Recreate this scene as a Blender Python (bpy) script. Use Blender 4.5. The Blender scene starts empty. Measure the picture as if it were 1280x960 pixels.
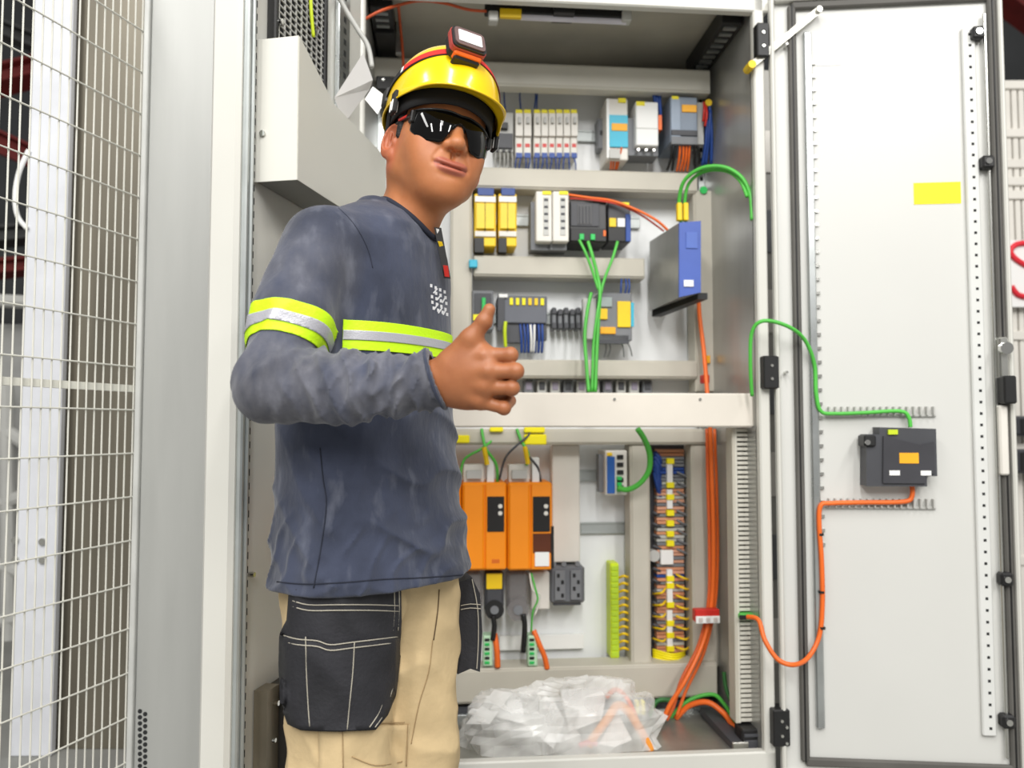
import bpy, bmesh, math, random
import numpy as np
from mathutils import Vector, Matrix
from mathutils.bvhtree import BVHTree

random.seed(7)
SC = bpy.context.scene
COL = SC.collection
R = math.radians

# ------------------------------------------------------------------ camera
CAM_Z, PITCH, F = 1.05, R(3.0), 1000.0
cam_d = bpy.data.cameras.new('camera')
cam_d.sensor_width = 36.0
cam_d.lens = 36.0 * F / 1280.0
cam_d.clip_start = 0.05
cam_d.dof.use_dof = True
cam_d.dof.focus_distance = 1.45
cam_d.dof.aperture_fstop = 3.2
cam = bpy.data.objects.new('camera', cam_d)
COL.objects.link(cam)
cam.location = (0, 0, CAM_Z)
cam.rotation_euler = (R(90) + PITCH, 0, 0)
SC.camera = cam

# ------------------------------------------------------------------ world, hall lamps, exposure
w = bpy.data.worlds.new('hall_air'); SC.world = w; w.use_nodes = True
bg = w.node_tree.nodes['Background']
bg.inputs[0].default_value = (1.0, 0.985, 0.95, 1)
bg.inputs[1].default_value = 0.42
SC.view_settings.view_transform = 'Standard'
SC.view_settings.look = 'None'
SC.view_settings.gamma = 1.0
SC.view_settings.use_curve_mapping = False
SC.view_settings.exposure = -0.32

def hall_lamp(x, y, z, sx, sy, power, rx=0.0):
    d = bpy.data.lights.new('hall_lamp', 'AREA'); d.shape = 'RECTANGLE'
    d.size, d.size_y, d.energy, d.color = sx, sy, power, (1.0, 0.985, 0.955)
    o = bpy.data.objects.new('hall_lamp', d); COL.objects.link(o)
    o.location = (x, y, z); o.rotation_euler = (rx, 0, 0)
for lx in (-2.2, 0.2, 2.6):
    hall_lamp(lx, -0.9, 4.2, 0.35, 2.6, 85, R(18))
    hall_lamp(lx, -4.5, 4.6, 0.35, 2.6, 170, R(40))

# ------------------------------------------------------------------ helpers
# the cabinet stands turned by a few degrees, its right side farther away: while CAB is on,
# coordinates are cabinet coordinates (y = depth behind the viewer's side, square to the cabinet front)
CAB = False
CABA = R(5.0); PIV = Vector((0.12, 2.10, 0))
def tw(v):
    d = Vector(v) - PIV; c, s = math.cos(CABA), math.sin(CABA)
    return PIV + Vector((c * d.x - s * d.y, s * d.x + c * d.y, d.z))
def tl(v):
    d = Vector(v) - PIV; c, s = math.cos(CABA), math.sin(CABA)
    return PIV + Vector((c * d.x + s * d.y, -s * d.x + c * d.y, d.z))

def ray(px, py):
    a = (px - 640) / F; b = (480 - py) / F
    d = Vector((a, math.cos(PITCH) - b * math.sin(PITCH), math.sin(PITCH) + b * math.cos(PITCH)))
    return Vector((0, 0, CAM_Z)), d.normalized()

def P(px, py, Y):
    """point on the plane y = Y (cabinet coordinates while CAB is on) that the photograph shows at pixel (px, py)"""
    o, d = ray(px, py)
    if CAB: q = tl(o + d); o = tl(o); d = q - o
    return o + d * ((Y - o.y) / d.y)

def lin(c):
    out = []
    for v in c:
        v /= 255.0
        out.append(v / 12.92 if v <= 0.04045 else ((v + 0.055) / 1.055) ** 2.4)
    return out

MATS = {}
def mat(name, rgb, rough=0.5, metal=0.0, var=0.05, scale=8.0, bump=0.0, bscale=60.0, stretch=None,
        coat=0.0, trans=0.0, sss=0.0, spec=0.5, alpha=1.0, emit=None, rvar=0.1):
    if name in MATS: return MATS[name]
    m = bpy.data.materials.new(name); m.use_nodes = True
    nt = m.node_tree; b = nt.nodes['Principled BSDF']
    c = lin(rgb)
    tc = nt.nodes.new('ShaderNodeTexCoord'); mp = nt.nodes.new('ShaderNodeMapping')
    nt.links.new(tc.outputs['Object'], mp.inputs[0])
    if stretch: mp.inputs['Scale'].default_value = stretch
    nz = nt.nodes.new('ShaderNodeTexNoise'); nz.inputs['Scale'].default_value = scale
    nz.inputs['Detail'].default_value = 5
    nt.links.new(mp.outputs[0], nz.inputs['Vector'])
    rp = nt.nodes.new('ShaderNodeValToRGB')
    rp.color_ramp.elements[0].position = 0.3; rp.color_ramp.elements[1].position = 0.7
    lo = [max(0, v * (1 - var * 2)) for v in c]; hi = [min(1, v * (1 + var * 2)) for v in c]
    rp.color_ramp.elements[0].color = (*lo, 1); rp.color_ramp.elements[1].color = (*hi, 1)
    nt.links.new(nz.outputs[0], rp.inputs[0]); nt.links.new(rp.outputs[0], b.inputs['Base Color'])
    mr = nt.nodes.new('ShaderNodeMapRange')
    mr.inputs['To Min'].default_value = max(0.02, rough - rvar * rough); mr.inputs['To Max'].default_value = min(1, rough + rvar * rough)
    nt.links.new(nz.outputs[0], mr.inputs[0]); nt.links.new(mr.outputs[0], b.inputs['Roughness'])
    b.inputs['Metallic'].default_value = metal
    b.inputs['Coat Weight'].default_value = coat
    b.inputs['Transmission Weight'].default_value = trans
    b.inputs['Specular IOR Level'].default_value = spec
    b.inputs['Alpha'].default_value = alpha
    if sss:
        b.inputs['Subsurface Weight'].default_value = sss
        b.inputs['Subsurface Radius'].default_value = (0.012, 0.004, 0.002)
        b.inputs['Subsurface Scale'].default_value = 0.5
    if emit:
        b.inputs['Emission Color'].default_value = (*lin(emit[0]), 1); b.inputs['Emission Strength'].default_value = emit[1]
    if bump:
        n2 = nt.nodes.new('ShaderNodeTexNoise'); n2.inputs['Scale'].default_value = bscale; n2.inputs['Detail'].default_value = 4
        nt.links.new(mp.outputs[0], n2.inputs['Vector'])
        bp = nt.nodes.new('ShaderNodeBump'); bp.inputs['Strength'].default_value = bump; bp.inputs['Distance'].default_value = 0.004
        nt.links.new(n2.outputs[0], bp.inputs['Height']); nt.links.new(bp.outputs[0], b.inputs['Normal'])
    MATS[name] = m
    return m

WHITE = mat('cabinet white enamel', (213, 212, 205), 0.34, var=0.015, scale=3, bump=0.03, bscale=300)
WHITE2 = mat('door inside enamel', (210, 210, 206), 0.36, var=0.012, scale=2, bump=0.03, bscale=300)
PLATE = mat('mounting plate white', (240, 242, 243), 0.38, var=0.03, scale=4)
DUCT = mat('beige duct plastic', (196, 191, 178), 0.5, var=0.03, scale=6)
DUCTL = mat('light duct plastic', (214, 211, 200), 0.5, var=0.02, scale=6)
BARM = mat('pale cross member', (226, 219, 208), 0.3, var=0.03, scale=5)
GREYP = mat('grey sheet metal', (176, 177, 174), 0.42, metal=0.15, var=0.04, scale=2, stretch=(6, 6, 0.6))
WALLG = mat('cabinet wall galvanised', (178, 178, 174), 0.3, metal=0.55, var=0.06, scale=2, stretch=(4, 4, 0.7))
GALV = mat('zinc steel', (186, 190, 190), 0.28, metal=0.85, var=0.06, scale=12)
STEEL = mat('bright steel', (205, 205, 200), 0.22, metal=0.9, var=0.03)
CHROME = mat('chrome', (215, 215, 212), 0.1, metal=1.0, var=0.02)
BLACK = mat('black plastic', (28, 28, 29), 0.45, var=0.1)
RUBBER = mat('grey rubber gasket', (92, 90, 86), 0.7, var=0.08)
HOLE = mat('shadowed hole', (40, 41, 42), 0.9, var=0.02)
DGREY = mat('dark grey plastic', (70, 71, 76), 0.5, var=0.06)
MGREY = mat('mid grey plastic', (120, 122, 126), 0.5, var=0.05)
LGREY = mat('light grey plastic', (190, 190, 186), 0.5, var=0.03)
OFFW = mat('off white plastic', (226, 222, 214), 0.45, var=0.02)
PWHITE = mat('pure white plastic', (240, 240, 238), 0.45, var=0.01)
YEL = mat('yellow plastic', (246, 205, 20), 0.45, var=0.05)
YELB = mat('bright yellow label', (252, 236, 20), 0.5, var=0.02)
ORL = mat('orange label', (250, 178, 30), 0.5, var=0.03)
ORG = mat('orange drive enamel', (252, 146, 14), 0.42, var=0.03, scale=4)
ORC = mat('orange cable jacket', (240, 110, 36), 0.45, var=0.05)
RED = mat('red plastic', (206, 46, 38), 0.4, var=0.05)
REDC = mat('red wire jacket', (196, 62, 44), 0.45, var=0.05)
BLUE = mat('blue enamel', (70, 96, 176), 0.42, var=0.05)
BLUEW = mat('blue wire jacket', (36, 72, 148), 0.45, var=0.08)
CYAN = mat('cyan label', (58, 184, 214), 0.45, var=0.03)
GRN = mat('green cable jacket', (84, 190, 72), 0.45, var=0.06)
GRND = mat('green plastic', (40, 190, 90), 0.45, var=0.04)
PEY = mat('yellow green bar', (206, 226, 40), 0.45, var=0.06)
LGRN = mat('pale green connector', (190, 224, 190), 0.45, var=0.03)
PAPER = mat('paper', (244, 244, 243), 0.8, var=0.01)
CONCRETE = mat('concrete floor', (140, 140, 136), 0.75, var=0.06, scale=3, bump=0.2, bscale=30)

MATT = mat('dull zinc strip', (182, 187, 186), .45, metal=.6, var=.06)
WORLD = {}
def woff(o): return WORLD.get(o.name, Vector((0, 0, 0)))

def put(o, label=None, cat=None, group=None, kind=None):
    if label: o['label'] = label
    if cat: o['category'] = cat
    if group: o['group'] = group
    if kind: o['kind'] = kind
    return o

def thing(name, loc, label, cat, group=None):
    o = bpy.data.objects.new(name, None); COL.objects.link(o)
    if CAB: loc = tw(loc)
    o.empty_display_size = 0.05; o.location = loc
    WORLD[o.name] = Vector(loc)
    return put(o, label, cat, group)

class MB:
    def __init__(s, xf=None): s.v = []; s.f = []; s.xf = xf
    def add(s, vs, fs):
        o = len(s.v)
        for v in vs:
            v = Vector(v); s.v.append(s.xf(v) if s.xf else tw(v) if CAB else v)
        for f in fs: s.f.append([i + o for i in f])
        return s
    def box(s, x0, x1, y0, y1, z0, z1, b=0.0):
        x0, x1 = min(x0, x1), max(x0, x1); y0, y1 = min(y0, y1), max(y0, y1); z0, z1 = min(z0, z1), max(z0, z1)
        lo = (x0, y0, z0); hi = (x1, y1, z1)
        b = min(b, 0.45 * min(x1 - x0, y1 - y0, z1 - z0))
        if b <= 1e-5:
            vs = [(x, y, z) for x in (x0, x1) for y in (y0, y1) for z in (z0, z1)]
            return s.add(vs, [(0, 1, 3, 2), (4, 6, 7, 5), (0, 4, 5, 1), (2, 3, 7, 6), (0, 2, 6, 4), (1, 5, 7, 3)])
        vs = []; idx = {}
        for c in range(8):
            sg = (c & 1, c >> 1 & 1, c >> 2 & 1)
            for a in range(3):
                p = []
                for k in range(3):
                    e = hi[k] if sg[k] else lo[k]
                    p.append(e if k == a else (e - b if sg[k] else e + b))
                idx[(c, a)] = len(vs); vs.append(p)
        fs = []
        for a in range(3):
            m, n = [k for k in range(3) if k != a]
            for t in (0, 1):
                cs = [(t << a) | (i << m) | (j << n) for i, j in ((0, 0), (1, 0), (1, 1), (0, 1))]
                fs.append([idx[(c, a)] for c in cs])
        for a in range(3):
            m, n = [k for k in range(3) if k != a]
            for i in (0, 1):
                for j in (0, 1):
                    c0 = (i << m) | (j << n); c1 = c0 | (1 << a)
                    fs.append([idx[(c0, m)], idx[(c1, m)], idx[(c1, n)], idx[(c0, n)]])
        for c in range(8): fs.append([idx[(c, 0)], idx[(c, 1)], idx[(c, 2)]])
        return s.add(vs, fs)
    def cyl(s, p0, p1, r, n=12, r1=None):
        p0 = Vector(p0); p1 = Vector(p1); d = (p1 - p0).normalized()
        a = d.orthogonal().normalized(); b = d.cross(a); r1 = r if r1 is None else r1
        vs = []
        for (p, rr) in ((p0, r), (p1, r1)):
            for i in range(n):
                t = 2 * math.pi * i / n
                vs.append(p + (a * math.cos(t) + b * math.sin(t)) * rr)
        fs = [[i, (i + 1) % n, n + (i + 1) % n, n + i] for i in range(n)]
        fs += [list(range(n))[::-1], list(range(n, 2 * n))]
        return s.add(vs, fs)
    def tube(s, pts, r, n=8, sub=6):
        pts = [Vector(p) for p in pts]
        if sub > 1 and len(pts) > 2: pts = catmull(pts, sub)
        vs = []; nrm = None; L = len(pts)
        for i, p in enumerate(pts):
            d = (pts[min(i + 1, L - 1)] - pts[max(i - 1, 0)])
            if d.length < 1e-9: d = Vector((0, 0, 1))
            d.normalize()
            if nrm is None: nrm = d.orthogonal().normalized()
            nrm = (nrm - d * nrm.dot(d)).normalized(); bb = d.cross(nrm)
            rr = r(i / (L - 1)) if callable(r) else r
            for k in range(n):
                t = 2 * math.pi * k / n
                vs.append(p + (nrm * math.cos(t) + bb * math.sin(t)) * rr)
        fs = []
        for i in range(L - 1):
            for k in range(n):
                fs.append([i * n + k, i * n + (k + 1) % n, (i + 1) * n + (k + 1) % n, (i + 1) * n + k])
        fs += [list(range(n))[::-1], list(range((L - 1) * n, L * n))]
        return s.add(vs, fs)
    def prism(s, poly, axis, a, b):
        """poly: 2D points in the two other axes (in order), extruded along axis from a to b"""
        n = len(poly); vs = []
        for t in (a, b):
            for (p, q) in poly:
                vs.append({'x': (t, p, q), 'y': (p, t, q), 'z': (p, q, t)}[axis])
        fs = [[i, (i + 1) % n, n + (i + 1) % n, n + i] for i in range(n)]
        fs += [list(range(n))[::-1], list(range(n, 2 * n))]
        return s.add(vs, fs)
    def build(s, name, m, parent=None, smooth=False, recalc=True, label=None, cat=None, group=None, kind=None):
        me = bpy.data.meshes.new(name)
        if parent is not None: off = woff(parent)
        else:
            lo = Vector([min(v[k] for v in s.v) for k in range(3)]); hi = Vector([max(v[k] for v in s.v) for k in range(3)])
            off = Vector(((lo.x + hi.x) / 2, (lo.y + hi.y) / 2, lo.z))
        me.from_pydata([v - off for v in s.v], [], s.f)
        if recalc:
            bm = bmesh.new(); bm.from_mesh(me); bmesh.ops.recalc_face_normals(bm, faces=bm.faces); bm.to_mesh(me); bm.free()
        if smooth: me.polygons.foreach_set('use_smooth', [True] * len(me.polygons))
        me.materials.append(m)
        o = bpy.data.objects.new(name, me); COL.objects.link(o)
        WORLD[o.name] = off
        if parent is not None: o.parent = parent
        else: o.location = off
        return put(o, label, cat, group, kind)

def catmull(pts, sub):
    out = []; n = len(pts)
    for i in range(n - 1):
        p0 = pts[max(i - 1, 0)]; p1 = pts[i]; p2 = pts[i + 1]; p3 = pts[min(i + 2, n - 1)]
        for k in range(sub):
            t = k / sub
            out.append(0.5 * ((2 * p1) + (p2 - p0) * t + (2 * p0 - 5 * p1 + 4 * p2 - p3) * t * t + (3 * p1 - p0 - 3 * p2 + p3) * t ** 3))
    out.append(pts[-1])
    return out

def rect(x0, y0, x1, y1, Y):
    xm, ym = (x0 + x1) / 2, (y0 + y1) / 2
    return P(x0, ym, Y).x, P(x1, ym, Y).x, P(xm, y1, Y).z, P(xm, y0, Y).z      # X0 X1 Z0 Z1

# ------------------------------------------------------------------ the setting
FZ = 0.0
MB().box(-6, 6, -6, 9, -0.05, FZ).build('floor', CONCRETE, kind='structure')
HALLW = mat('far hall cladding', (66, 68, 70), 0.8, var=0.12, scale=1.5)
MB().box(-9, 9, 8.0, 8.15, 0, 7).build('wall_back', HALLW, kind='structure')

CAB = True
YF, YB = 2.10, 2.56            # cabinet front and mounting plate
XL, XR = P(452, 480, YF).x, P(949, 480, YF).x         # inner faces of the side walls
ZT = P(700, 3, YF).z; ZB = P(760, 947, YF).z
cabinet = thing('electrical_cabinet', ((XL + XR) / 2, 2.35, 0.0), 'open white electrical cabinet full of switchgear with both doors swung wide', 'cabinet')
def cpart(name, m, *boxes, b=0.002, parent=None, **k):
    mb = MB()
    for q in boxes: mb.box(*q, b)
    return mb.build(name, m, parent or cabinet, **k)
cpart('mounting_plate', PLATE, (XL + 0.02, XR - 0.02, YB, YB + 0.004, ZB + 0.02, ZT + 0.02))
cpart('back_panel', WALLG, (XL - 0.02, XR + 0.02, YB + 0.05, YB + 0.07, ZB - 0.02, ZT + 0.06))
cpart('side_panel', WALLG, (XR, XR + 0.018, YF + 0.02, YB + 0.07, ZB - 0.02, ZT + 0.06))
cpart('side_panel', WALLG, (XL - 0.018, XL, YF + 0.02, YB + 0.07, ZB - 0.02, ZT + 0.06))
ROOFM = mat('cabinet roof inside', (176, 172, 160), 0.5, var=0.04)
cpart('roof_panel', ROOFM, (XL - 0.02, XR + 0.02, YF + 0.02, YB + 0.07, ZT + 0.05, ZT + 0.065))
cpart('top_rail', WHITE, (XL - 0.02, XR + 0.045, YF, YF + 0.03, ZT, ZT + 0.14), b=0.004)
cpart('front_post', WHITE, (XR, XR + 0.03, YF, YF + 0.035, ZB - 0.08, ZT + 0.14), b=0.004)
cpart('front_post', WHITE, (XL - 0.045, XL, YF, YF + 0.035, ZB - 0.08, ZT + 0.14), b=0.004)
cpart('bottom_rail', WHITE, (XL - 0.045, XR + 0.03, YF, YF + 0.03, ZB - 0.10, ZB), b=0.004)
cpart('plinth', BLACK, (XL - 0.04, XR + 0.03, YF + 0.03, YB + 0.06, 0.0, ZB - 0.06))
FLOORM = mat('cabinet floor sheet', (158, 157, 150), 0.35, metal=0.6, var=0.12, scale=6)
cpart('floor_sheet', FLOORM, (XL, XR, YF + 0.03, YB + 0.05, ZB - 0.03, ZB - 0.012))
# inner corner posts with rows of punched holes
for x in (XR - 0.022, XL + 0.0):
    cpart('punched_post', GALV, (x, x + 0.022, YB - 0.04, YB - 0.012, ZB, ZT + 0.04))
mb = MB()
for i in range(60):
    z = ZB + 0.05 + i * 0.032
    mb.box(XR - 0.016, XR - 0.007, YB - 0.0412, YB - 0.0405, z, z + 0.013)
mb.build('post_holes', HOLE, cabinet, kind='stuff')

# cable ducts and cross members in front of the plate: pixel rectangle, front depth, thickness
def duct(x0, y0, x1, y1, Y=2.46, d=0.075, m=DUCT, name='cable_duct', b=0.003):
    X0, X1, Z0, Z1 = rect(x0, y0, x1, y1, Y)
    o = cpart(name, m, (X0, X1, Y, Y + d, Z0, Z1), b=b)
    # the lid of the duct stands a little proud, with a groove on both sides
    if X1 - X0 > Z1 - Z0: q = (X0 + 0.002, X1 - 0.002, Y - 0.004, Y, Z0 + 0.006, Z1 - 0.006)
    else: q = (X0 + 0.006, X1 - 0.006, Y - 0.004, Y, Z0 + 0.002, Z1 - 0.002)
    mb = MB().box(*q, 0.002); mb.build('duct_lid', m, o)
    return o
duct(465, 79, 888, 109, 2.40, 0.05, DUCTL, 'cross_member')
duct(566, 212, 872, 238)
duct(592, 321, 806, 347)
duct(592, 450, 872, 473)
duct(563, 110, 590, 490, 2.465)
duct(868, 238, 893, 490, 2.465)
duct(545, 536, 893, 556, 2.44)
duct(788, 556, 813, 834, 2.45)
duct(865, 556, 897, 834, 2.45)
duct(545, 833, 897, 876, 2.42, 0.09)
X0, X1, Z0, Z1 = rect(545, 491, 946, 534, 2.14)
bar = cpart('front_cross_bar', BARM, (XL, XR, 2.14, 2.175, Z0, Z1), b=0.004)
mb = MB()
for px in (768, 875): 
    p = P(px, 499, 2.14); mb.cyl(p + Vector((0, -0.003, 0)), p + Vector((0, 0.001, 0)), 0.004, 10)
mb.build('rivet', STEEL, bar)
# recess shade put into dark sheets behind the lower duct, beside the terminal strip
cpart('recess_shade', DGREY, (*rect(812, 556, 866, 834, 2.54)[:2], 2.535, 2.55, *rect(812, 556, 866, 834, 2.54)[2:]))
cpart('gap_shade', DGREY, (XL + .02, XR - .02, 2.44, 2.455, ZB - 0.01, P(700, 880, 2.44).z))
cpart('sill_rail', GALV, (XL + .02, XR - .02, 2.42, 2.44, P(700, 899, 2.42).z, P(700, 890, 2.42).z))
# top corner slides
for xa in (XL + 0.005, XR - 0.065):
    o = cpart('mounting_slide', BLACK, (xa, xa + 0.06, YF + 0.06, YB - 0.06, ZT - 0.005, ZT + 0.045))
    mb = MB()
    for i in range(9): mb.box(xa + 0.012, xa + 0.048, YF + 0.08 + i * 0.035, YF + 0.095 + i * 0.035, ZT - 0.009, ZT - 0.004)
    mb.build('slide_slots', GALV, o, kind='stuff')
for x in (XL + 0.01,):
    cpart('corner_bracket', BLACK, (x, x + 0.055, 2.28, 2.46, P(480, 66, 2.4).z, P(480, -10, 2.4).z))
    o = cpart('bracket_plate', GALV, (x + 0.055, x + 0.075, 2.34, 2.36, P(490, 68, 2.35).z, P(490, -10, 2.35).z))

# ------------------------------------------------------------------ right door
DA = R(5.5); D0 = Vector((0.706, 2.150, 0)); DE = Vector((math.cos(DA), -math.sin(DA), 0)); DN = Vector((-math.sin(DA), -math.cos(DA), 0))
def dxf(v): return D0 + DE * v.x + DN * v.y + Vector((0, 0, v.z))          # door coords: u, out toward the viewer, z
def dpix(px, py, off=0.0):
    o, d = ray(px, py)
    t = ((D0 + DN * off) - o).dot(DN) / d.dot(DN); q = o + d * t - D0
    return q.dot(DE), q.z
def drect(x0, y0, x1, y1, off=0.0):
    xm, ym = (x0 + x1) / 2, (y0 + y1) / 2
    return dpix(x0, ym, off)[0], dpix(x1, ym, off)[0], dpix(xm, y1, off)[1], dpix(xm, y0, off)[1]
DT = dpix(1100, -6)[1]; DB = dpix(1100, 975)[1]; DW = dpix(1264, 480)[0]
door = MB(dxf).box(0, DW, -0.004, 0.0, DB, DT, 0.001).build('door', WHITE2, cabinet, label='right door leaf with pale enamel inside')
mb = MB(dxf)
gl, gr = dpix(997, 480)[0], dpix(1252, 480)[0]; gt, gb = dpix(1100, 4)[1], dpix(1100, 954)[1]
mb.box(0, 0.012, 0, 0.022, DB, DT, 0.004); mb.box(DW - 0.012, DW, 0, 0.022, DB, DT, 0.004)
mb.box(0.012, DW - 0.012, 0, 0.022, DT - 0.012, DT, 0.004); mb.box(0.012, DW - 0.012, 0, 0.022, DB, DB + 0.012, 0.004)
mb.build('folded_rim', WHITE, door)
mb = MB(dxf); gw = 0.011
mb.box(gl - gw, gl + gw, 0, 0.014, gb, gt, 0.004); mb.box(gr - gw, gr + gw, 0, 0.014, gb, gt, 0.004)
mb.box(gl, gr, 0, 0.014, gt - gw, gt + gw, 0.004); mb.box(gl, gr, 0, 0.014, gb - gw, gb + gw, 0.004)
gk = mb.build('gasket', RUBBER, door)
mb = MB(dxf)
for u in (gl, gr): mb.box(u - 0.002, u + 0.002, 0.012, 0.0165, gb, gt, 0.001)
mb.build('gasket_lip', BLACK, door)
# perforated rails
u0, u1, z0, z1 = drect(1011, 42, 1021, 908)
rl = MB(dxf).box(u0, u1, 0, 0.016, z0, z1, 0.003).build('perforated_rail', GALV, door)
u2, u3, z2, z3 = drect(1213, 36, 1230, 918)
rr_ = MB(dxf).box(u2, u3, 0, 0.012, z2, z3, 0.003).build('perforated_rail', mat('white punched rail', (216, 217, 214), 0.4, var=0.02), door)
mb = MB(dxf)
n = 62
for i in range(n):
    z = z2 + 0.02 + (z3 - z2 - 0.04) * i / (n - 1)
    uc = (u2 + u3) / 2 + 0.002
    mb.box(uc - 0.0035, uc + 0.0035, 0.0115, 0.0124, z - 0.0035, z + 0.0035)
mb.build('rail_holes', HOLE, rr_, kind='stuff')
mb = MB(dxf)
for i in range(36):
    z = z0 + 0.02 + (z1 - z0) * 0.72 * i / 36 + 0.45
    mb.box(u1 - 0.001, u1 + 0.012, 0, 0.006, z, z + 0.008)
mb.build('rail_tabs', STEEL, rl, kind='stuff')
# lock rod and cams
ru, rz0 = dpix(1236, 300); 
MB(dxf).box(ru - 0.004, ru + 0.004, 0.008, 0.016, dpix(1240, 945)[1], dpix(1228, 20)[1], 0.002).build('lock_rod', STEEL, door)
for (px, py) in ((1217, 46), (1229, 206), (1252, 722), (1254, 898)):
    u, z = dpix(px, py)
    c = MB(dxf).box(u - 0.015, u + 0.017, 0, 0.03, z - 0.017, z + 0.017, 0.005).build('rod_guide', BLACK, door)
    MB(dxf).cyl((u, 0.03, z), (u, 0.034, z), 0.008, 14).build('guide_bolt', CHROME, c)
u, z = dpix(1248, 437)
c = MB(dxf).box(u - 0.012, u + 0.012, 0, 0.03, z - 0.09, z + 0.03, 0.004).build('latch_plate', STEEL, door)
MB(dxf).cyl((u, 0.03, z), (u, 0.045, z), 0.016, 16).build('latch_bolt', CHROME, c)
u, z = dpix(1250, 488)
MB(dxf).box(u - 0.014, u + 0.018, 0, 0.05, z - 0.036, z + 0.036, 0.004).build('lock_case', BLACK, door)
u, z = dpix(1249, 550)
MB(dxf).box(u - 0.011, u + 0.011, 0, 0.028, z - 0.09, z + 0.09, 0.004).build('rod_cover', OFFW, door)
# hinges between post and door
for (x0, y0, x1, y1) in ((945, 30, 960, 72), (953, 445, 973, 486), (965, 886, 986, 932)):
    X0, X1, Z0, Z1 = rect(x0, y0, x1, y1, 2.085)
    h = MB().box(X0, X1, 2.075, 2.13, Z0, Z1, 0.003).build('hinge', BLACK, cabinet)
    mb = MB()
    for zz in (0.3, 0.7): mb.cyl(((X0 + X1) / 2, 2.0755, Z0 + (Z1 - Z0) * zz), ((X0 + X1) / 2, 2.072, Z0 + (Z1 - Z0) * zz), 0.004, 10)
    mb.build('hinge_screw', STEEL, h)
mb = MB(dxf)
for py in (466, 905, 925, 60):
    u, z = dpix(981, py); mb.cyl((u, 0.0, z), (u, 0.026, z), 0.004, 8)
mb.build('screw', STEEL, door)
# door stay
a = P(937, 84, 2.10); b_ = tl(dxf(Vector((dpix(1019, 19)[0], 0.02, dpix(1019, 19)[1]))))
mb = MB(); d = (b_ - a); dn = d.normalized(); sd = Vector((-dn.z, 0, dn.x)) * 0.009
def slab(mb, a, b, side, th):
    mb.add([a - side, a + side, b + side, b - side, a - side + th, a + side + th, b + side + th, b - side + th],
           [(0, 1, 2, 3), (7, 6, 5, 4), (0, 4, 5, 1), (1, 5, 6, 2), (2, 6, 7, 3), (3, 7, 4, 0)])
slab(mb, a, b_, sd, Vector((0, -0.006, 0)))
st = mb.build('door_stay', mat('pale stay steel', (214, 212, 202), 0.3, metal=0.5, var=0.03), cabinet)
mb = MB(); mb.cyl(a + Vector((0, -0.02, 0)), a + Vector((0, 0.02, 0)), 0.011, 12); mb.build('stay_pivot', YEL, st)
mb = MB(); mb.cyl(b_ + Vector((0, -0.015, 0)), b_ + Vector((0, 0.015, 0)), 0.008, 12); mb.build('stay_pin', STEEL, st)
# stickers on the door
def door_panel(name, m, x0, y0, x1, y1, label, cat, th=0.0012, off=0.0):
    u0, u1, z0, z1 = drect(x0, y0, x1, y1, off)
    return MB(dxf).box(u0, u1, off + 0.0002, off + th, z0, z1, 0.0002).build(name, m, None, label=label, cat=cat)
door_panel('paper_label', PAPER, 1021, 46, 1051, 82, 'small white paper label taped high on the right door', 'label')
door_panel('yellow_sticker', mat('yellow sticker print', (250, 232, 10), 0.5, var=0.02), 1142, 228, 1201, 255, 'blank yellow rectangular sticker on the inside of the right door', 'sticker')
# finger rails on the door for the cables
def finger_rail(y, label, n=17):
    root = None
    u0, z = dpix(1031, y); u1, _ = dpix(1169, y)
    rt = thing('cable_comb', tl(dxf(Vector(((u0 + u1) / 2, 0.0, z - 0.01)))), label, 'cable rail')
    MB(dxf).box(u0, u1, 0, 0.006, z - 0.016, z - 0.008, 0.002).build('base_strip', LGREY, rt)
    first = None
    for i in range(n):
        u = u0 + (u1 - u0) * (i + 0.5) / n
        if first is None:
            first = MB(dxf).box(u - 0.0022, u + 0.0022, 0, 0.016, z - 0.012, z + 0.012, 0.001).build('comb_tooth', LGREY, rt); f0 = u
        else:
            c = first.copy(); COL.objects.link(c); c.parent = rt; c.location = DE * (u - f0)
finger_rail(514, 'pale plastic cable comb above the black door module')
finger_rail(628, 'pale plastic cable comb below the black door module')
# black module on the door
u0, u1, z0, z1 = drect(1085, 534, 1171, 606)
dm = thing('door_module', tl(dxf(Vector(((u0 + u1) / 2, 0, z0)))), 'dark grey plastic interface module with yellow label on the right door', 'module')
def up(px): return dpix(px, 570, 0.05)[0]
def zp(py): return dpix(1130, py, 0.05)[1]
MB(dxf).prism([(up(1082), zp(608)), (up(1158), zp(608)), (up(1158), zp(595)), (up(1171), zp(595)), (up(1171), zp(536)), (up(1100), zp(534)), (up(1100), zp(543)), (up(1084), zp(543))][::-1], 'y', 0.0, 0.05).build('body', DGREY, dm)
MB(dxf).prism([(up(1102), zp(604)), (up(1155), zp(604)), (up(1155), zp(592)), (up(1167), zp(592)), (up(1167), zp(552)), (up(1150), zp(556)), (up(1104), zp(545))], 'y', 0.05, 0.056).build('cover', mat('module cover', (62, 62, 67), 0.4, var=0.06), dm)
MB(dxf).box(up(1079), up(1094), 0.01, 0.06, zp(558), zp(544), 0.003).build('clip', BLACK, dm)
MB(dxf).cyl((up(1083), 0.06, zp(553)), (up(1083), 0.064, zp(553)), 0.007, 12).build('clip_screw', CHROME, dm)
MB(dxf).box(up(1123), up(1147), 0.056, 0.0572, zp(579), zp(566)).build('yellow_label', ORL, dm)
MB(dxf).box(up(1110), up(1122), 0.05, 0.0565, zp(543), zp(537)).build('status_label', PEY, dm)
for x in (1110, 1149): MB(dxf).box(up(x), up(x + 13), 0.05, 0.0575, zp(594), zp(588)).build('white_label', PWHITE, dm)

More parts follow.
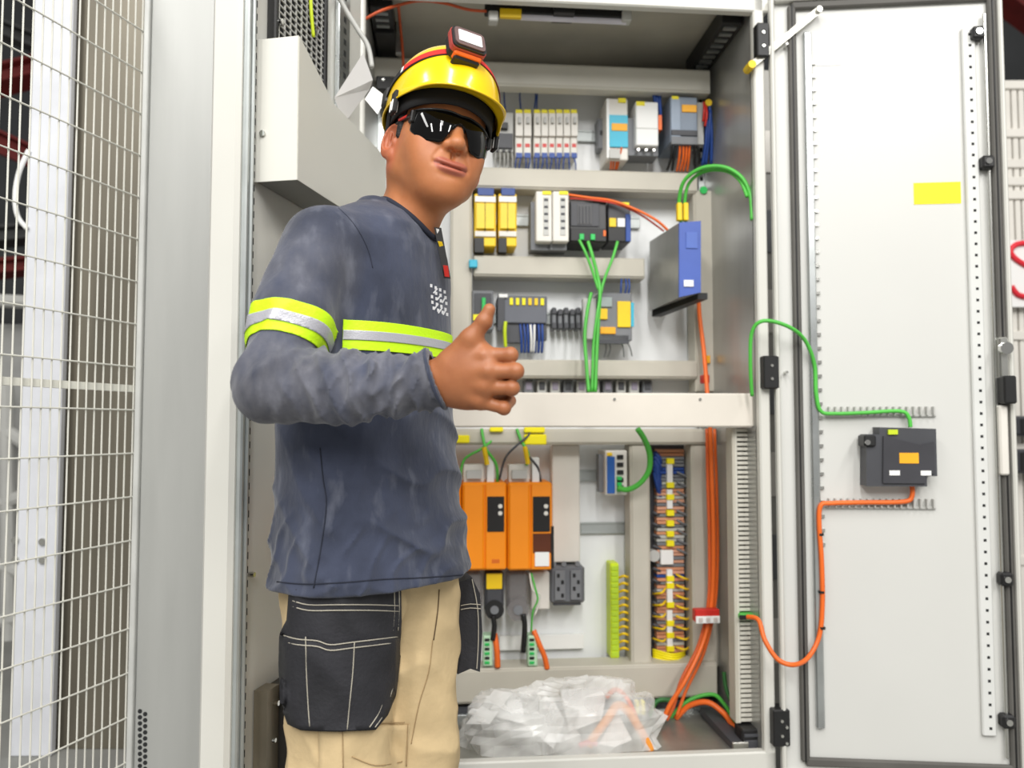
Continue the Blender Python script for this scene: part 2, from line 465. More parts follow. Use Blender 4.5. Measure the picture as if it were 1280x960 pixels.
def cable(name, pts, r, m, label, cat='cable', n=8, sub=6, group=None):
    return MB().tube(pts, r, n, sub).build(name, m, None, smooth=True, label=label, cat=cat, group=group)
def dq(px, py, off=0.02):
    u, z = dpix(px, py, off); return tl(dxf(Vector((u, off, z))))
cable('earth_cable', [P(940, 495, 2.09), P(938, 455, 2.07), P(940, 415, 2.05), P(955, 401, 2.03), P(985, 408, 2.02), dq(1006, 425, .04), dq(1018, 455, .02), dq(1020, 490), dq(1026, 514), dq(1045, 517), dq(1080, 516), dq(1125, 514), dq(1136, 522), dq(1138, 534)],
      0.0052, GRN, 'green cable looping from the cabinet post to the comb on the right door')
mb_pts = [P(934, 771, 2.10), P(948, 775, 2.07), P(956, 800, 2.04), P(972, 824, 2.02), P(992, 831, 2.01), dq(1010, 822, .04), dq(1024, 795), dq(1028, 755), dq(1027, 700), dq(1024, 655), dq(1026, 632), dq(1040, 629), dq(1080, 628), dq(1130, 627), dq(1140, 620), dq(1140, 606)]
cable('door_cable', mb_pts, 0.0062, ORC, 'orange cable sagging from the slotted duct to the right door module')
for k, (px, py) in enumerate(((1027, 740), (1026, 668), (1028, 785))):
    q = dq(px, py, .02); MB().cyl(q + Vector((0, 0, -.003)), q + Vector((0, 0, .003)), 0.0078, 10).build('cable_tie', BLACK, None, label=('black tie around the middle of the orange door cable', 'black tie near the top of the orange door cable', 'black tie low on the orange door cable')[k], cat='cable tie')

# ------------------------------------------------------------------ left door, seen on its inner side
LA = Vector((-0.508, 1.50, 0)); LB = tw((XL - .01, 2.085, 0)); LE = (LB - LA).normalized(); LN = Vector((LE.y, -LE.x, 0))
def lxf(v): return LA + LE * v.x + LN * v.y + Vector((0, 0, v.z))
def lpix(px, py, off=0.0):
    o, d = ray(px, py)
    t = ((LA + LN * off) - o).dot(LN) / d.dot(LN); q = o + d * t - LA
    return q.dot(LE), q.z
LW = (LB - LA).length
LT, LBm = ZT + 0.1, ZB - 0.07
ldoor = MB(lxf).box(-0.005, LW, -0.004, 0.0, LBm, LT, 0.001).build('door', WHITE, cabinet, label='left door leaf swung towards the viewer')
# rounded free edge of the leaf
mb = MB(lxf)
mb.box(-0.022, 0.0, -0.064, -0.002, LBm, LT, 0.008)
mb.build('leaf_edge', WHITE, ldoor, smooth=False)
mb = MB(lxf); mb.box(-0.012, 0.0, -0.002, 0.010, LBm, LT, 0.003); mb.build('edge_strip', MATT, ldoor)
mb = MB(lxf); mb.box(0.002, 0.012, 0.0, 0.013, LBm, LT, 0.003); mb.build('edge_strip', MATT, ldoor)
mb = MB(lxf); mb.box(0.016, 0.024, 0.0, 0.006, LBm, LT, 0.002); gs = mb.build('gasket', RUBBER, ldoor)
mb = MB(lxf)
for i in range(70):
    z = LBm + 0.05 + i * 0.026; mb.box(0.0165, 0.0235, 0.006, 0.0068, z, z + 0.013)
mb.build('rail_holes', HOLE, ldoor, kind='stuff')
u, z = lpix(311, 718); MB(lxf).cyl((u, 0.0, z), (u, 0.012, z), 0.005, 10).build('screw', CHROME, ldoor)
# perforated rail near the hinge
u0 = lpix(418, 60)[0]; u1 = lpix(432, 60)[0]
pr = MB(lxf).box(u0, u1, 0, 0.012, LBm + 0.05, LT - 0.02, 0.003).build('perforated_rail', GALV, ldoor)
mb = MB(lxf)
for i in range(60):
    z = LT - 0.05 - i * 0.028; uc = (u0 + u1) / 2; mb.box(uc - 0.006, uc + 0.008, 0.0115, 0.0125, z - 0.007, z + 0.007)
mb.build('rail_holes', HOLE, pr, kind='stuff')
# filter fan grille in the leaf
ga, gz = lpix(337, 20)[0], 0; gbb = lpix(398, 20)[0]
gz0 = lpix(360, 95)[1]; gz1 = gz0 + 0.36
fan = thing('filter_fan', tl(lxf(Vector(((ga + gbb) / 2, 0, gz0)))), 'black wire grille of the filter fan set in the left door', 'fan')
MB(lxf).box(ga + .004, gbb - .004, 0.001, 0.004, gz0, gz1).build('filter_mat', HOLE, fan)
for e0, e1 in ((ga - .012, ga + .004), (gbb - .004, gbb + .012)): MB(lxf).box(e0, e1, 0, 0.02, gz0 - .012, gz1, .003).build('fan_frame', BLACK, fan)
nw = 9
for i in range(nw):
    uu = ga + (gbb - ga) * (i + 0.5) / nw; MB(lxf).box(uu - .0016, uu + .0016, .012, .0155, gz0, gz1).build('grille_wire', LGREY, fan)
for i in range(26):
    zz = gz0 + 0.36 * (i + 0.5) / 26; MB(lxf).box(ga, gbb, .0135, .016, zz - .0013, zz + .0013).build('grille_wire', LGREY, fan)
for (px, py) in ((340, 29), (385, 38)):
    u, z = lpix(px, py); MB(lxf).cyl((u, 0.012, z), (u, 0.024, z), 0.007, 10).build('fan_screw', CHROME, fan)
cable('earth_wire', [tl(lxf(Vector((lpix(x, y)[0], .03, lpix(x, y)[1])))) for x, y in ((372, -12), (373, 15), (376, 48))], 0.004, PEY, 'yellow green earth wire hanging across the fan grille')
# air deflector box below it
BO = 0.092
ba = 0.03; bb = 0.50
def zb(py): return lpix(375, py, BO)[1]
z0 = zb(227); z1 = zb(46)
dfl = thing('air_deflector', tl(lxf(Vector((0.25, 0, z0)))), 'white folded sheet metal air deflector box on the left door', 'deflector')
side = [(ba, z0), (bb, z0), (bb, z0 + 0.20), (ba + 0.16, z1 - 0.07), (ba, z1)]
mb = MB(lxf)
n = len(side)
vs = [(u, BO, z) for u, z in side] + [(u, 0.0, z) for u, z in side]
mb.add(vs, [tuple(range(n)), (0, n, n + 4, 4), (1, 2, n + 2, n + 1), (2, 3, n + 3, n + 2), (3, 4, n + 4, n + 3)])
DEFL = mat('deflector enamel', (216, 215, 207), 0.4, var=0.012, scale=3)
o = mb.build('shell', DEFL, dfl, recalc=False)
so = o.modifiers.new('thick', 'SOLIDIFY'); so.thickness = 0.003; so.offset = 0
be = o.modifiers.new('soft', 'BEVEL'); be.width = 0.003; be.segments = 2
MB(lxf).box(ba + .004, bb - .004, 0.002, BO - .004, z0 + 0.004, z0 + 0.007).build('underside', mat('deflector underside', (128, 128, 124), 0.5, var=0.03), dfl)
for py in (156,): 
    u, z = lpix(313, py, 0.02); MB(lxf).cyl((ba - .001, 0.02, z), (ba - .006, 0.02, z), 0.006, 10).build('screw', CHROME, dfl)
# low bracket on the door
lb = thing('document_pocket', tl(lxf(Vector((0.2, 0, LBm)))), 'dark sheet metal pocket low on the left door beside the trousers', 'pocket')
zt = lpix(318, 862)[1]
MB(lxf).prism([(lpix(316, 880)[0], zt), (lpix(331, 870)[0], zt), (lpix(331, 870)[0], LBm + .02), (lpix(316, 880)[0], LBm + .02)], 'y', 0.002, 0.03).build('bracket', mat('brown zinc', (140, 132, 116), 0.35, metal=0.6, var=0.06), lb)
MB(lxf).box(lpix(331, 880)[0], 0.45, 0.002, 0.05, LBm + .02, zt - 0.004, .003).build('pocket_face', mat('pocket black', (40, 38, 36), 0.4, var=0.1), lb)
u, z = lpix(325, 877); MB(lxf).cyl((u, .03, z), (u, .04, z), .005, 10).build('screw', CHROME, lb)
u, z = lpix(341, 925, .05); MB(lxf).cyl((u, .05, z), (u, .056, z), .004, 10).build('screw', CHROME, lb)
# paper tags hanging from the stay at the left door
tg = thing('paper_tag', P(460, 150, 1.86), 'folded white paper tags hanging on a strip beside the deflector box', 'paper tag')
def sheet(mb, pts, th=0.0012):
    a = [Vector(p) for p in pts]; n = (a[1] - a[0]).cross(a[2] - a[0]).normalized() * th
    k = len(a); mb.add(a + [p + n for p in a], [tuple(range(k)), tuple(range(2 * k - 1, k - 1, -1))] + [(i, k + i, k + (i + 1) % k, (i + 1) % k) for i in range(k)])
mb = MB(); sheet(mb, [P(454, 66, 1.84), P(466, 100, 1.86), P(462, 112, 1.87), P(429, 156, 1.84), P(418, 122, 1.80)]); mb.build('large_tag', mat('grey paper', (208, 206, 204), 0.8, var=0.02), tg)
mb = MB(); sheet(mb, [P(466, 108, 1.85), P(483, 121, 1.84), P(472, 143, 1.84), P(456, 124, 1.85)]); mb.build('small_tag', PAPER, tg)
mb = MB(); mb.tube([P(418, -15, 1.9), P(432, 12, 1.9), P(448, 38, 1.88), P(460, 58, 1.87), P(465, 84, 1.86)], 0.006, 6); mb.build('strip', LGREY, tg, smooth=True)
# ------------------------------------------------------------------ devices on the mounting plate
ORD = ['first', 'second', 'third', 'fourth', 'fifth', 'sixth', 'seventh', 'eighth', 'ninth', 'tenth', 'eleventh']
class Dev:
    """a device whose front face fills a pixel rectangle at depth Y; parts are placed in fractions of that face"""
    def __init__(s, name, label, cat, r, Y, m, depth=None, group=None, b=0.003, body='body'):
        s.X0, s.X1, s.Z0, s.Z1 = rect(*r, Y); s.Y = Y; s.D = depth or (YB - 0.008 - Y)
        s.root = thing(name, ((s.X0 + s.X1) / 2, Y + s.D / 2, s.Z0), label, cat, group)
        s.body = MB().box(s.X0, s.X1, Y, Y + s.D, s.Z0, s.Z1, b).build(body, m, s.root)
    def x(s, u): return s.X0 + (s.X1 - s.X0) * u
    def z(s, v): return s.Z1 + (s.Z0 - s.Z1) * v
    def p(s, name, m, u0, v0, u1, v1, out=0.003, back=0.001, b=0.001, parent=None, **k):
        return MB().box(s.x(u0), s.x(u1), s.Y - out, s.Y + back, s.z(v1), s.z(v0), b).build(name, m, parent or s.root, **k)
    def knob(s, name, m, u, v, r, out=0.004, parent=None):
        return MB().cyl((s.x(u), s.Y + 0.001, s.z(v)), (s.x(u), s.Y - out, s.z(v)), r, 10).build(name, m, parent or s.root)

def rail(x0, x1, y, label, Y=2.545):
    X0, X1, Z0, Z1 = rect(x0, y - 7, x1, y + 7, Y)
    rt = thing('din_rail', ((X0 + X1) / 2, Y, Z0), label, 'rail')
    MB().box(X0, X1, Y + .003, Y + .008, Z0, Z1, 0.001).build('web', MATT, rt)
    for za, zb_ in ((Z0, Z0 + .006), (Z1 - .006, Z1)): MB().box(X0, X1, Y, Y + .004, za, zb_, 0.001).build('flange', MATT, rt)
rail(600, 885, 170, 'galvanised mounting rail carrying the row of circuit breakers')
rail(592, 800, 276, 'galvanised mounting rail behind the yellow relays')
rail(590, 792, 398, 'galvanised mounting rail behind the grey input modules')
rail(724, 784, 594, 'short punched rail left of the network switch')
rail(726, 784, 660, 'short punched empty rail below the network switch')
X0, X1, Z0, Z1 = rect(624, 793, 729, 811, 2.55)
o = MB().box(X0, X1, 2.54, 2.556, Z0, Z1, 0.001).build('label_strip', PWHITE, None, label='long white strip on the plate below the orange drives', cat='strip')

def wires(name, label, starts, ends, m, r=0.0022, Ya=2.49, Yb=2.50, bulge=0.01, cat='wires', group=None):
    rt = thing(name, P(*ends[0], Yb), label, cat, group)
    for (a, b) in zip(starts, ends):
        pa = P(a[0], a[1], Ya); pb = P(b[0], b[1], Yb); pm = (pa + pb) / 2 + Vector((random.uniform(-.003, .003), -bulge, 0))
        MB().tube([pa, pm, pb], r, 5, 4).build('wire', m, rt, smooth=True)
    return rt

# row 1: circuit breakers
def breaker(x0, x1, label, group, y0=137, y1=196):
    d = Dev('circuit_breaker', label, 'circuit breaker', (x0, y0, x1, y1), 2.485, OFFW, group=group)
    d.p('marker', YELB, 0.06, 0.0, 0.94, 0.085, .002)
    d.p('shoulder', OFFW, 0.02, 0.10, 0.98, 0.58, .010)
    d.p('toggle', LGREY, 0.3, 0.2, 0.7, 0.33, .02)
    d.p('red_flag', RED, 0.2, 0.72, 0.8, 0.80, .001)
    d.p('lower_terminal', BLUEW, 0.1, 0.92, 0.9, 1.03, .004)
    return d
for k in range(2): breaker(644 + k * 10.5, 653.6 + k * 10.5, ('left', 'right')[k] + ' white breaker of the pair next to the helmet', 'paired breakers')
names = ['first', 'second', 'third', 'fourth', 'fifth', 'last']
for k in range(6): breaker(667 + k * 9.25, 675.6 + k * 9.25, names[k] + ' from the left in the block of six white breakers', 'block of six breakers')
d = Dev('circuit_breaker', 'dark grey breaker half hidden behind the helmet peak', 'circuit breaker', (617, 140, 642, 190), 2.49, LGREY)
d.p('dark_front', DGREY, 0.05, 0.55, 0.95, 0.92, .008); d.p('toggle', BLACK, 0.3, .3, .7, .45, .015)
for k in range(3): d.knob('terminal_screw', BLACK, 0.2 + .3 * k, 0.98, .005, .01)
wires('blue_wires', 'blue wires fanning down under the white circuit breakers', [(646 + i * 5.4, 196) for i in range(14)], [(645 + i * 5.6 + random.uniform(-3, 3), 213) for i in range(14)], BLUEW, .0022)
wires('pale_wires', 'pale wires below the dark breaker beside the helmet', [(620 + i * 5, 190) for i in range(5)], [(619 + i * 5.4, 213) for i in range(5)], LGREY, .002)
wires('supply_wires', 'thin blue wires rising above the circuit breakers', [(630, 112), (650, 112), (672, 112), (669, 112)], [(632, 140), (651, 137), (671, 136), (668, 136)], BLUEW, .0025)
d = Dev('end_clamp', 'grey end clamp on the rail left of the cyan relay', 'clamp', (747, 148, 757, 186), 2.50, MGREY); d.p('screw_slot', BLACK, .3, .4, .7, .55, .002)
d = Dev('interface_relay', 'slim white relay with cyan front and orange label', 'relay', (758, 123, 785, 200), 2.44, OFFW)
d.p('cyan_front', CYAN, 0.12, 0.28, 0.98, 0.80, .006); d.p('orange_label', ORL, .22, .42, .95, .54, .0085)
d.p('white_stripe', PWHITE, .0, .02, .14, .98, .004); d.p('yellow_clip', YELB, .55, .0, .9, .07, .006); d.p('lower_plug', LGREY, .1, .84, .6, .99, .01)
wires('orange_wires', 'orange wires under the cyan relay', [(764, 186), (768, 186), (772, 186), (777, 184)], [(763, 212), (766, 212), (769, 212), (771, 212)], ORC, .003, 2.435, 2.48)
d = Dev('contactor', 'white motor contactor between cyan relay and grey power supply', 'contactor', (795, 127, 823, 182), 2.42, PWHITE)
d.p('yellow_label', YELB, .02, .0, .4, .10, .001); d.p('seam', LGREY, .0, .60, 1, .62, .001)
d.p('base_block', MGREY, -.35, .3, 1.1, 1.16, -.03, .10); d.p('orange_button', ORC, 1.02, .28, 1.18, .62, -.004, .05)
for k in range(3): d.knob('terminal_screw', STEEL, .1 + .35 * k, 1.09, .004, -.028)
d = Dev('power_supply', 'grey power supply with orange label at the right end of the top row', 'power supply', (838, 121, 872, 178), 2.40, mat('steel grey supply', (128, 140, 156), .45, var=.04))
d.p('face_strip', mat('pale supply strip', (150, 164, 182), .45), .02, .03, .36, .97, .003); d.p('yellow_tab', YELB, .05, 0, .3, .07, .004)
d.p('orange_label', ORL, .42, .18, .96, .34, .004); d.p('dark_band', DGREY, .02, .74, .98, .86, .005); d.p('terminal_row', MGREY, .02, .88, .98, 1.05, .004)
d.p('side_fin', LGREY, 1.02, .05, 1.3, .98, -.02, .08)
wires('red_wires', 'red wires at the right side of the grey power supply', [(880, 128), (882, 132)], [(879, 152), (881, 158)], RED, .004, 2.40, 2.40)
wires('blue_cables', 'thick blue cables hanging beside the grey power supply', [(886, 125), (888, 138), (884, 150)], [(889, 205), (882, 206), (878, 207)], BLUEW, .006, 2.41, 2.45)
wires('mixed_wires', 'orange brown wires under the grey power supply', [(850, 182), (854, 182), (858, 182), (862, 182)], [(846, 214), (850, 214), (854, 214), (859, 214)], ORC, .0042, 2.41, 2.46)
wires('black_wires', 'dark wires under the grey power supply', [(840, 182), (845, 182), (867, 180), (871, 182)], [(834, 213), (840, 213), (868, 206), (874, 205)], BLACK, .0045, 2.41, 2.46)
p = P(886, 128, 2.405); MB().cyl(p, p + Vector((0, .02, 0)), .011, 12).build('round_plug', YEL, None, label='round yellow cap beside the grey power supply', cat='cap')
wires('top_cables', 'blue and white cables rising above the contactor', [(815, 112), (819, 112), (824, 112)], [(820, 134), (822, 140), (826, 150)], BLUEW, .0055, 2.44, 2.44)

# row 2
for k, (a, b) in enumerate(((593, 620), (623, 646))):
    d = Dev('safety_relay', ('left' , 'right')[k] + ' yellow safety relay beside the worker\'s jaw', 'relay', (a, 242, b, 308), 2.45, YEL, group='yellow safety relays')
    d.p('blue_cap', BLUEW, .15, -.10, .9, .04, .004, .05); d.p('white_top', PWHITE, .02, .06, .98, .17, .006)
    d.p('white_band', OFFW, .02, .72, .98, .82, .006); d.p('front_cover', mat('amber front', (248, 214, 40), .35), .08, .2, .92, .68, .012)
    d.p('black_foot', BLACK, .0, .84, .45, 1.12, .003, .03); d.p('seam', BLACK, .47, .18, .5, .72, .013)
for k, (a, b) in enumerate(((670, 690), (691, 711))):
    d = Dev('frequency_module', ('left', 'right')[k] + ' tall off-white module with slotted front in the second row', 'module', (a, 239, b, 302), 2.40, OFFW, group='tall off-white modules')
    d.p('yellow_tab', YELB, .4, 0, .95, .07, .003); d.p('slot_panel', LGREY, .45, .12, .8, .88, .002)
    for q in range(5): d.p('slot', DGREY, .5, .15 + q * .14, .75, .2 + q * .14, .0035)
    d.p('base', MGREY, -.25, .15, .98, 1.12, -.035, .10)
d = Dev('controller', 'black programmable controller with green plugs in the second row', 'controller', (712, 251, 758, 303), 2.43, mat('controller black', (58, 58, 60), .4, var=.06))
d.p('upper_face', DGREY, .03, .06, .8, .62, .004); d.p('vent_block', mat('vent grey', (84, 84, 86), .5), .2, .1, .6, .58, .006)
for q in range(4): d.p('vent_rib', DGREY, .24 + q * .09, .14, .28 + q * .09, .55, .008)
d.p('lower_face', BLACK, .02, .68, .98, .98, .008)
for u in (.25, .55): d.p('green_plug', GRND, u, .82, u + .12, .96, .014)
d.p('orange_mark', ORC, .9, .72, .97, .86, .010)
d2 = Dev('communication_module', 'dark communication module with yellow tab right of the black controller', 'module', (760, 253, 788, 303), 2.44, DGREY)
d2.p('yellow_tab', YELB, .55, 0, .95, .07, .003); d2.p('yellow_switch', YEL, .05, .4, .35, .62, .004); d2.p('white_switch', PWHITE, .42, .4, .75, .62, .004); d2.p('wire_block', BLUEW, .78, .3, 1.0, .98, .006)
d2.p('lower_face', BLACK, .0, .64, .75, .98, .006)
cable('red_cable', [P(708, 243, 2.44), P(735, 247, 2.42), P(765, 251, 2.42), P(795, 262, 2.40), P(820, 275, 2.38), P(835, 288, 2.38)], .0042, ORC, 'orange red cable crossing above the black controller')
cable('red_cable', [P(712, 248, 2.44), P(740, 250, 2.42), P(770, 255, 2.42), P(800, 268, 2.41), P(830, 289, 2.40)], .003, REDC, 'thinner red wire just under the orange red cable')
# blue drive unit standing far out of the plate
bu = thing('blue_unit', (0.5, 2.4, P(840, 392, 2.3).z), 'deep metal unit with a bright blue front panel at the right', 'control unit')
A = [P(848, 279, 2.27), P(875, 277, 2.27), P(875, 366, 2.27), P(848, 372, 2.27)]
Bk = [P(812, 302, 2.50), P(846, 302, 2.50), P(846, 372, 2.50), P(812, 389, 2.50)]
mb = MB(); mb.add(A + Bk, [(0, 1, 2, 3), (4, 7, 6, 5), (0, 4, 5, 1), (1, 5, 6, 2), (2, 6, 7, 3), (3, 7, 4, 0)]); mb.build('housing', mat('unit side metal', (168, 168, 164), .35, metal=.4, var=.08), bu)
fo = Vector((0, -.008, 0)); mb = MB(); mb.add([p + fo for p in A] + [p + Vector((0, .003, 0)) for p in A], [(0, 1, 2, 3), (4, 7, 6, 5), (0, 4, 5, 1), (1, 5, 6, 2), (2, 6, 7, 3), (3, 7, 4, 0)]); mb.build('front_panel', BLUE, bu)
X0, X1, Z0, Z1 = rect(855, 350, 867, 358, 2.258); MB().box(X0, X1, 2.258, 2.263, Z0, Z1).build('white_label', PWHITE, bu)
X0, X1, Z0, Z1 = rect(858, 290, 872, 310, 2.258); MB().box(X0, X1, 2.259, 2.263, Z0, Z1).build('nameplate', mat('blue nameplate', (82, 110, 190), .4), bu)
mb = MB(); q = [P(815, 386, 2.49), P(872, 366, 2.29), P(872, 374, 2.29), P(815, 396, 2.49)]
mb.add(q + [p + Vector((.03, .0, 0)) for p in q], [(0, 1, 2, 3), (4, 7, 6, 5), (0, 4, 5, 1), (1, 5, 6, 2), (2, 6, 7, 3), (3, 7, 4, 0)]); mb.build('lower_bracket', BLACK, bu)
# green patch cables
cable('patch_cable', [P(851, 278, 2.28), P(849, 250, 2.27), P(856, 225, 2.24), P(878, 210, 2.2), P(905, 209, 2.17), P(927, 222, 2.15), P(938, 245, 2.14), P(940, 275, 2.13)], .0058, GRN, 'outer green cable arching from the blue unit to the cabinet post')
cable('patch_cable', [P(857, 278, 2.28), P(856, 252, 2.27), P(862, 228, 2.25), P(882, 214, 2.21), P(908, 214, 2.18), P(925, 226, 2.16), P(934, 246, 2.14)], .005, GRN, 'inner green cable arching above the blue unit')
for k, x in enumerate((849, 857)): MB().box(*[c for c in (P(x - 3, 265, 2.27).x, P(x + 3, 265, 2.27).x, 2.262, 2.28, P(x, 276, 2.27).z, P(x, 254, 2.27).z)], .002).build('cable_sleeve', YEL, None, label=('left', 'right')[k] + ' yellow sleeve on the green cables above the blue unit', cat='sleeve')
p = P(879, 238, 2.46); MB().cyl(p + Vector((0, -.006, 0)), p, .012, 16).build('green_sticker', GRND, None, label='round green dot sticker on the upper right duct corner', cat='sticker')
p = P(884, 449, 2.45); MB().box(p.x - .011, p.x + .011, 2.452, 2.46, p.z - .012, p.z + .012, .001).build('yellow_tag', ORL, None, label='small yellow tag beside the orange cable on the right duct', cat='tag')
p = P(591, 330, 2.45); MB().box(p.x - .012, p.x + .014, 2.44, 2.46, p.z - .012, p.z + .012, .002).build('cyan_clip', CYAN, None, label='small cyan clip at the left end of the middle duct', cat='clip')

# row 3
d = Dev('bus_coupler', 'grey coupler with green plug behind the raised thumb', 'module', (590, 363, 617, 412), 2.46, MGREY)
d.p('face', DGREY, .1, .08, .9, .92, .004); d.p('yellow_label', YELB, .05, .62, .4, .78, .006); d.p('green_plug', GRND, .45, .2, .62, .7, .014)
d = Dev('input_module', 'dark grey input module with six yellow markers behind the fist', 'module', (622, 370, 684, 404), 2.46, mat('module slate', (98, 101, 110), .5))
for q in range(6): d.p('yellow_marker', YELB if q not in (3, 4) else YEL, .24 + q * .125, .08, .31 + q * .125, .34, .004)
d.p('left_cheek', DGREY, 0, -.06, .14, 1.3, .006); d.p('white_cap', PWHITE, .02, -.05, .2, .08, .008); d.p('lower_block', DGREY, .16, 1.0, .5, 1.7, -.01, .05); d.p('right_block', DGREY, .8, 1.0, 1.0, 1.6, -.01, .05)
wires('blue_wires', 'blue wires below the dark grey input module', [(650 + i * 4.6, 404) for i in range(7)], [(652 + i * 4.2, 441) for i in range(7)], BLUEW, .0042, 2.47, 2.48)
wires('white_wires', 'white wires among the blue ones below the input module', [(663, 406), (668, 406)], [(664, 440), (667, 440)], PWHITE, .004, 2.46, 2.475)
cable('sleeved_cable', [P(632, 402, 2.44), P(631, 415, 2.44), P(632, 434, 2.45)], .0055, PEY, 'yellow green cable end between thumb and input module')
for k in range(6):
    a = 690 + k * 7.6
    d = Dev('rail_terminal', ORD[k] + ' dark spring terminal counted rightward from the input module', 'terminal', (a, 384 + (k % 2) * 2, a + 5.4, 412), 2.50, MGREY, group='spring terminals between the modules')
    d.p('clamp_top', DGREY, 0, .05, 1, .3, .006); d.p('clamp_bottom', DGREY, 0, .7, 1, .95, .006)
d = Dev('safety_controller', 'grey and yellow safety controller at the right of the third row', 'controller', (748, 366, 790, 426), 2.45, MGREY)
d.p('yellow_front', YEL, .56, .18, .95, .72, .006); d.p('yellow_square', YEL, .0, .34, .26, .56, .007); d.p('display', mat('pale display', (160, 172, 170), .3), .05, .1, .4, .3, .006)
d.p('orange_foot', ORL, .05, .72, .5, .86, .006); d.p('cyan_edge', CYAN, .96, .2, 1.06, .7, .0); d.p('clear_cover', LGREY, -.42, .1, -.02, .95, -.02, .05); d.p('dark_base', DGREY, .0, .88, .9, 1.06, .0)
wires('grey_wires', 'thin grey wires under the safety controller', [(757, 428), (762, 428), (777, 428), (783, 426)], [(755, 447), (760, 446), (780, 446), (790, 445)], MGREY, .002)
wires('blue_plug_wires', 'blue wires entering the safety controller from above', [(777, 349), (782, 349), (786, 349)], [(776, 368), (781, 368), (785, 370)], BLUEW, .003, 2.46, 2.46)
# green cables running down
cable('network_cable', [P(735, 302, 2.42), P(740, 318, 2.41), P(747, 345, 2.41), P(750, 365, 2.40), P(748, 400, 2.39), P(746, 440, 2.38), P(744, 490, 2.36)], .0055, GRN, 'green cable running straight down in front of the third row')
cable('network_cable', [P(772, 302, 2.42), P(766, 322, 2.41), P(757, 345, 2.41), P(752, 362, 2.405), P(747, 390, 2.385), P(742, 430, 2.38), P(740, 490, 2.36)], .0045, GRN, 'green cable bending left from the communication module')
cable('network_cable', [P(739, 366, 2.42), P(734, 390, 2.41), P(731, 420, 2.40), P(733, 455, 2.38), P(736, 490, 2.36)], .0055, GRN, 'shorter green cable left of the straight one')
cable('network_cable', [P(724, 300, 2.42), P(732, 316, 2.41), P(741, 340, 2.41), P(748, 362, 2.405)], .0045, GRN, 'short green cable from the controller to the cable knot')
cable('power_cable', [P(873, 372, 2.42), P(875, 400, 2.42), P(880, 440, 2.40), P(884, 490, 2.36), P(888, 540, 2.35), P(890, 600, 2.35), P(892, 680, 2.36), P(890, 750, 2.37), P(880, 800, 2.36), P(858, 848, 2.33), P(838, 880, 2.33), P(828, 902, 2.33)], .0068, ORC, 'front orange cable running down the right duct to the floor')
cable('power_cable', [P(884, 536, 2.37), P(885, 600, 2.37), P(887, 680, 2.38), P(886, 750, 2.385), P(874, 805, 2.38), P(852, 850, 2.36), P(842, 882, 2.35), P(833, 900, 2.35)], .006, mat('deep orange jacket', (222, 100, 44), .45), 'rear orange cable behind the front one on the right duct')
cable('power_cable', [P(893, 536, 2.39), P(896, 620, 2.39), P(897, 700, 2.39), P(893, 760, 2.39), P(880, 815, 2.38), P(858, 862, 2.37), P(846, 895, 2.36)], .005, ORC, 'thin orange cable nearest the cabinet wall')
d = Dev('cable_clamp', 'red and white clamp holding the orange cables', 'clamp', (869, 762, 900, 778), 2.335, RED, depth=.03); d.p('white_base', PWHITE, .02, .5, .98, 1.05, .004)
for q in range(3): d.p('notch', mat('clamp grey', (200, 190, 184), .5), .12 + q * .3, .62, .28 + q * .3, .95, .006)
p = P(881, 474, 2.39); MB().box(p.x - .009, p.x + .012, 2.38, 2.41, p.z - .013, p.z + .013, .002).build('red_clip', RED, None, label='small red clip on the orange cable above the front bar', cat='clip')
# terminals half hidden behind the bar
for k in range(10):
    a = 655 + k * 16.5
    d = Dev('lower_terminal', ORD[k] + ' small grey terminal from the fist just above the front bar', 'terminal', (a, 475, a + 12, 500), 2.50, LGREY if k % 3 else MGREY, group='terminals above the front bar')
    d.p('screw_cap', DGREY if k % 2 else mat('mauve cap', (150, 142, 160), .5), .2, .1, .8, .5, .003)

# ------------------------------------------------------------------ lower compartment
DISP = mat('display black', (34, 32, 32), .2, var=.05)
for k, x in enumerate((520, 577, 634)):
    lab = ('orange servo drive half hidden by the shirt hem', 'middle orange servo drive with black display', 'right orange servo drive with dark smoked window')[k]
    d = Dev('servo_drive', lab, 'drive', (x + .4, 603, x + 56.4, 713), 2.40, ORG, group='orange servo drives', b=.006)
    d.p('left_cover', ORG, .02, .01, .49, .99, .010, b=.005); d.p('right_cover', ORG, .52, .01, .98, .99, .006, b=.005)
    ds = d.p('display', DISP, .56, .16, .94, .56, .009)
    for q in (.27, .35): MB().cyl((d.x(.85), d.Y - .008, d.z(q)), (d.x(.85), d.Y - .0105, d.z(q)), .0065, 12).build('key', OFFW, ds)
    if k == 2:
        d.p('smoked_window', mat('smoked brown', (92, 44, 22), .2, var=.1), .56, .58, .96, .80, .009); d.p('paper_label', PAPER, .6, .79, .92, .95, .0105); d.p('dark_edge', DISP, .96, .5, 1.03, .98, .006)
    else: d.p('slot', mat('orange shade', (214, 104, 20), .5), .66, .87, .84, .92, .0065)
    # connector block on top, clear shield below
    d.p('top_connector', OFFW, .04, -.2, .5, .0, -.02, .08); d.p('top_plug', PWHITE, .56, -.28, .72, .0, -.01, .06)
    d.p('connector_window', LGREY, .1, -.14, .44, -.04, -.018, .001)
cable('motor_lead', [P(575, 600, 2.42), P(580, 575, 2.42), P(600, 562, 2.42), P(615, 550, 2.44), P(618, 536, 2.44)], .0038, GRN, 'green lead bowing from the middle drive up to the duct')
cable('motor_lead', [P(622, 602, 2.42), P(620, 580, 2.41), P(608, 562, 2.41), P(604, 548, 2.42), P(602, 536, 2.43)], .0045, GRN, 'green lead entering the middle drive top')
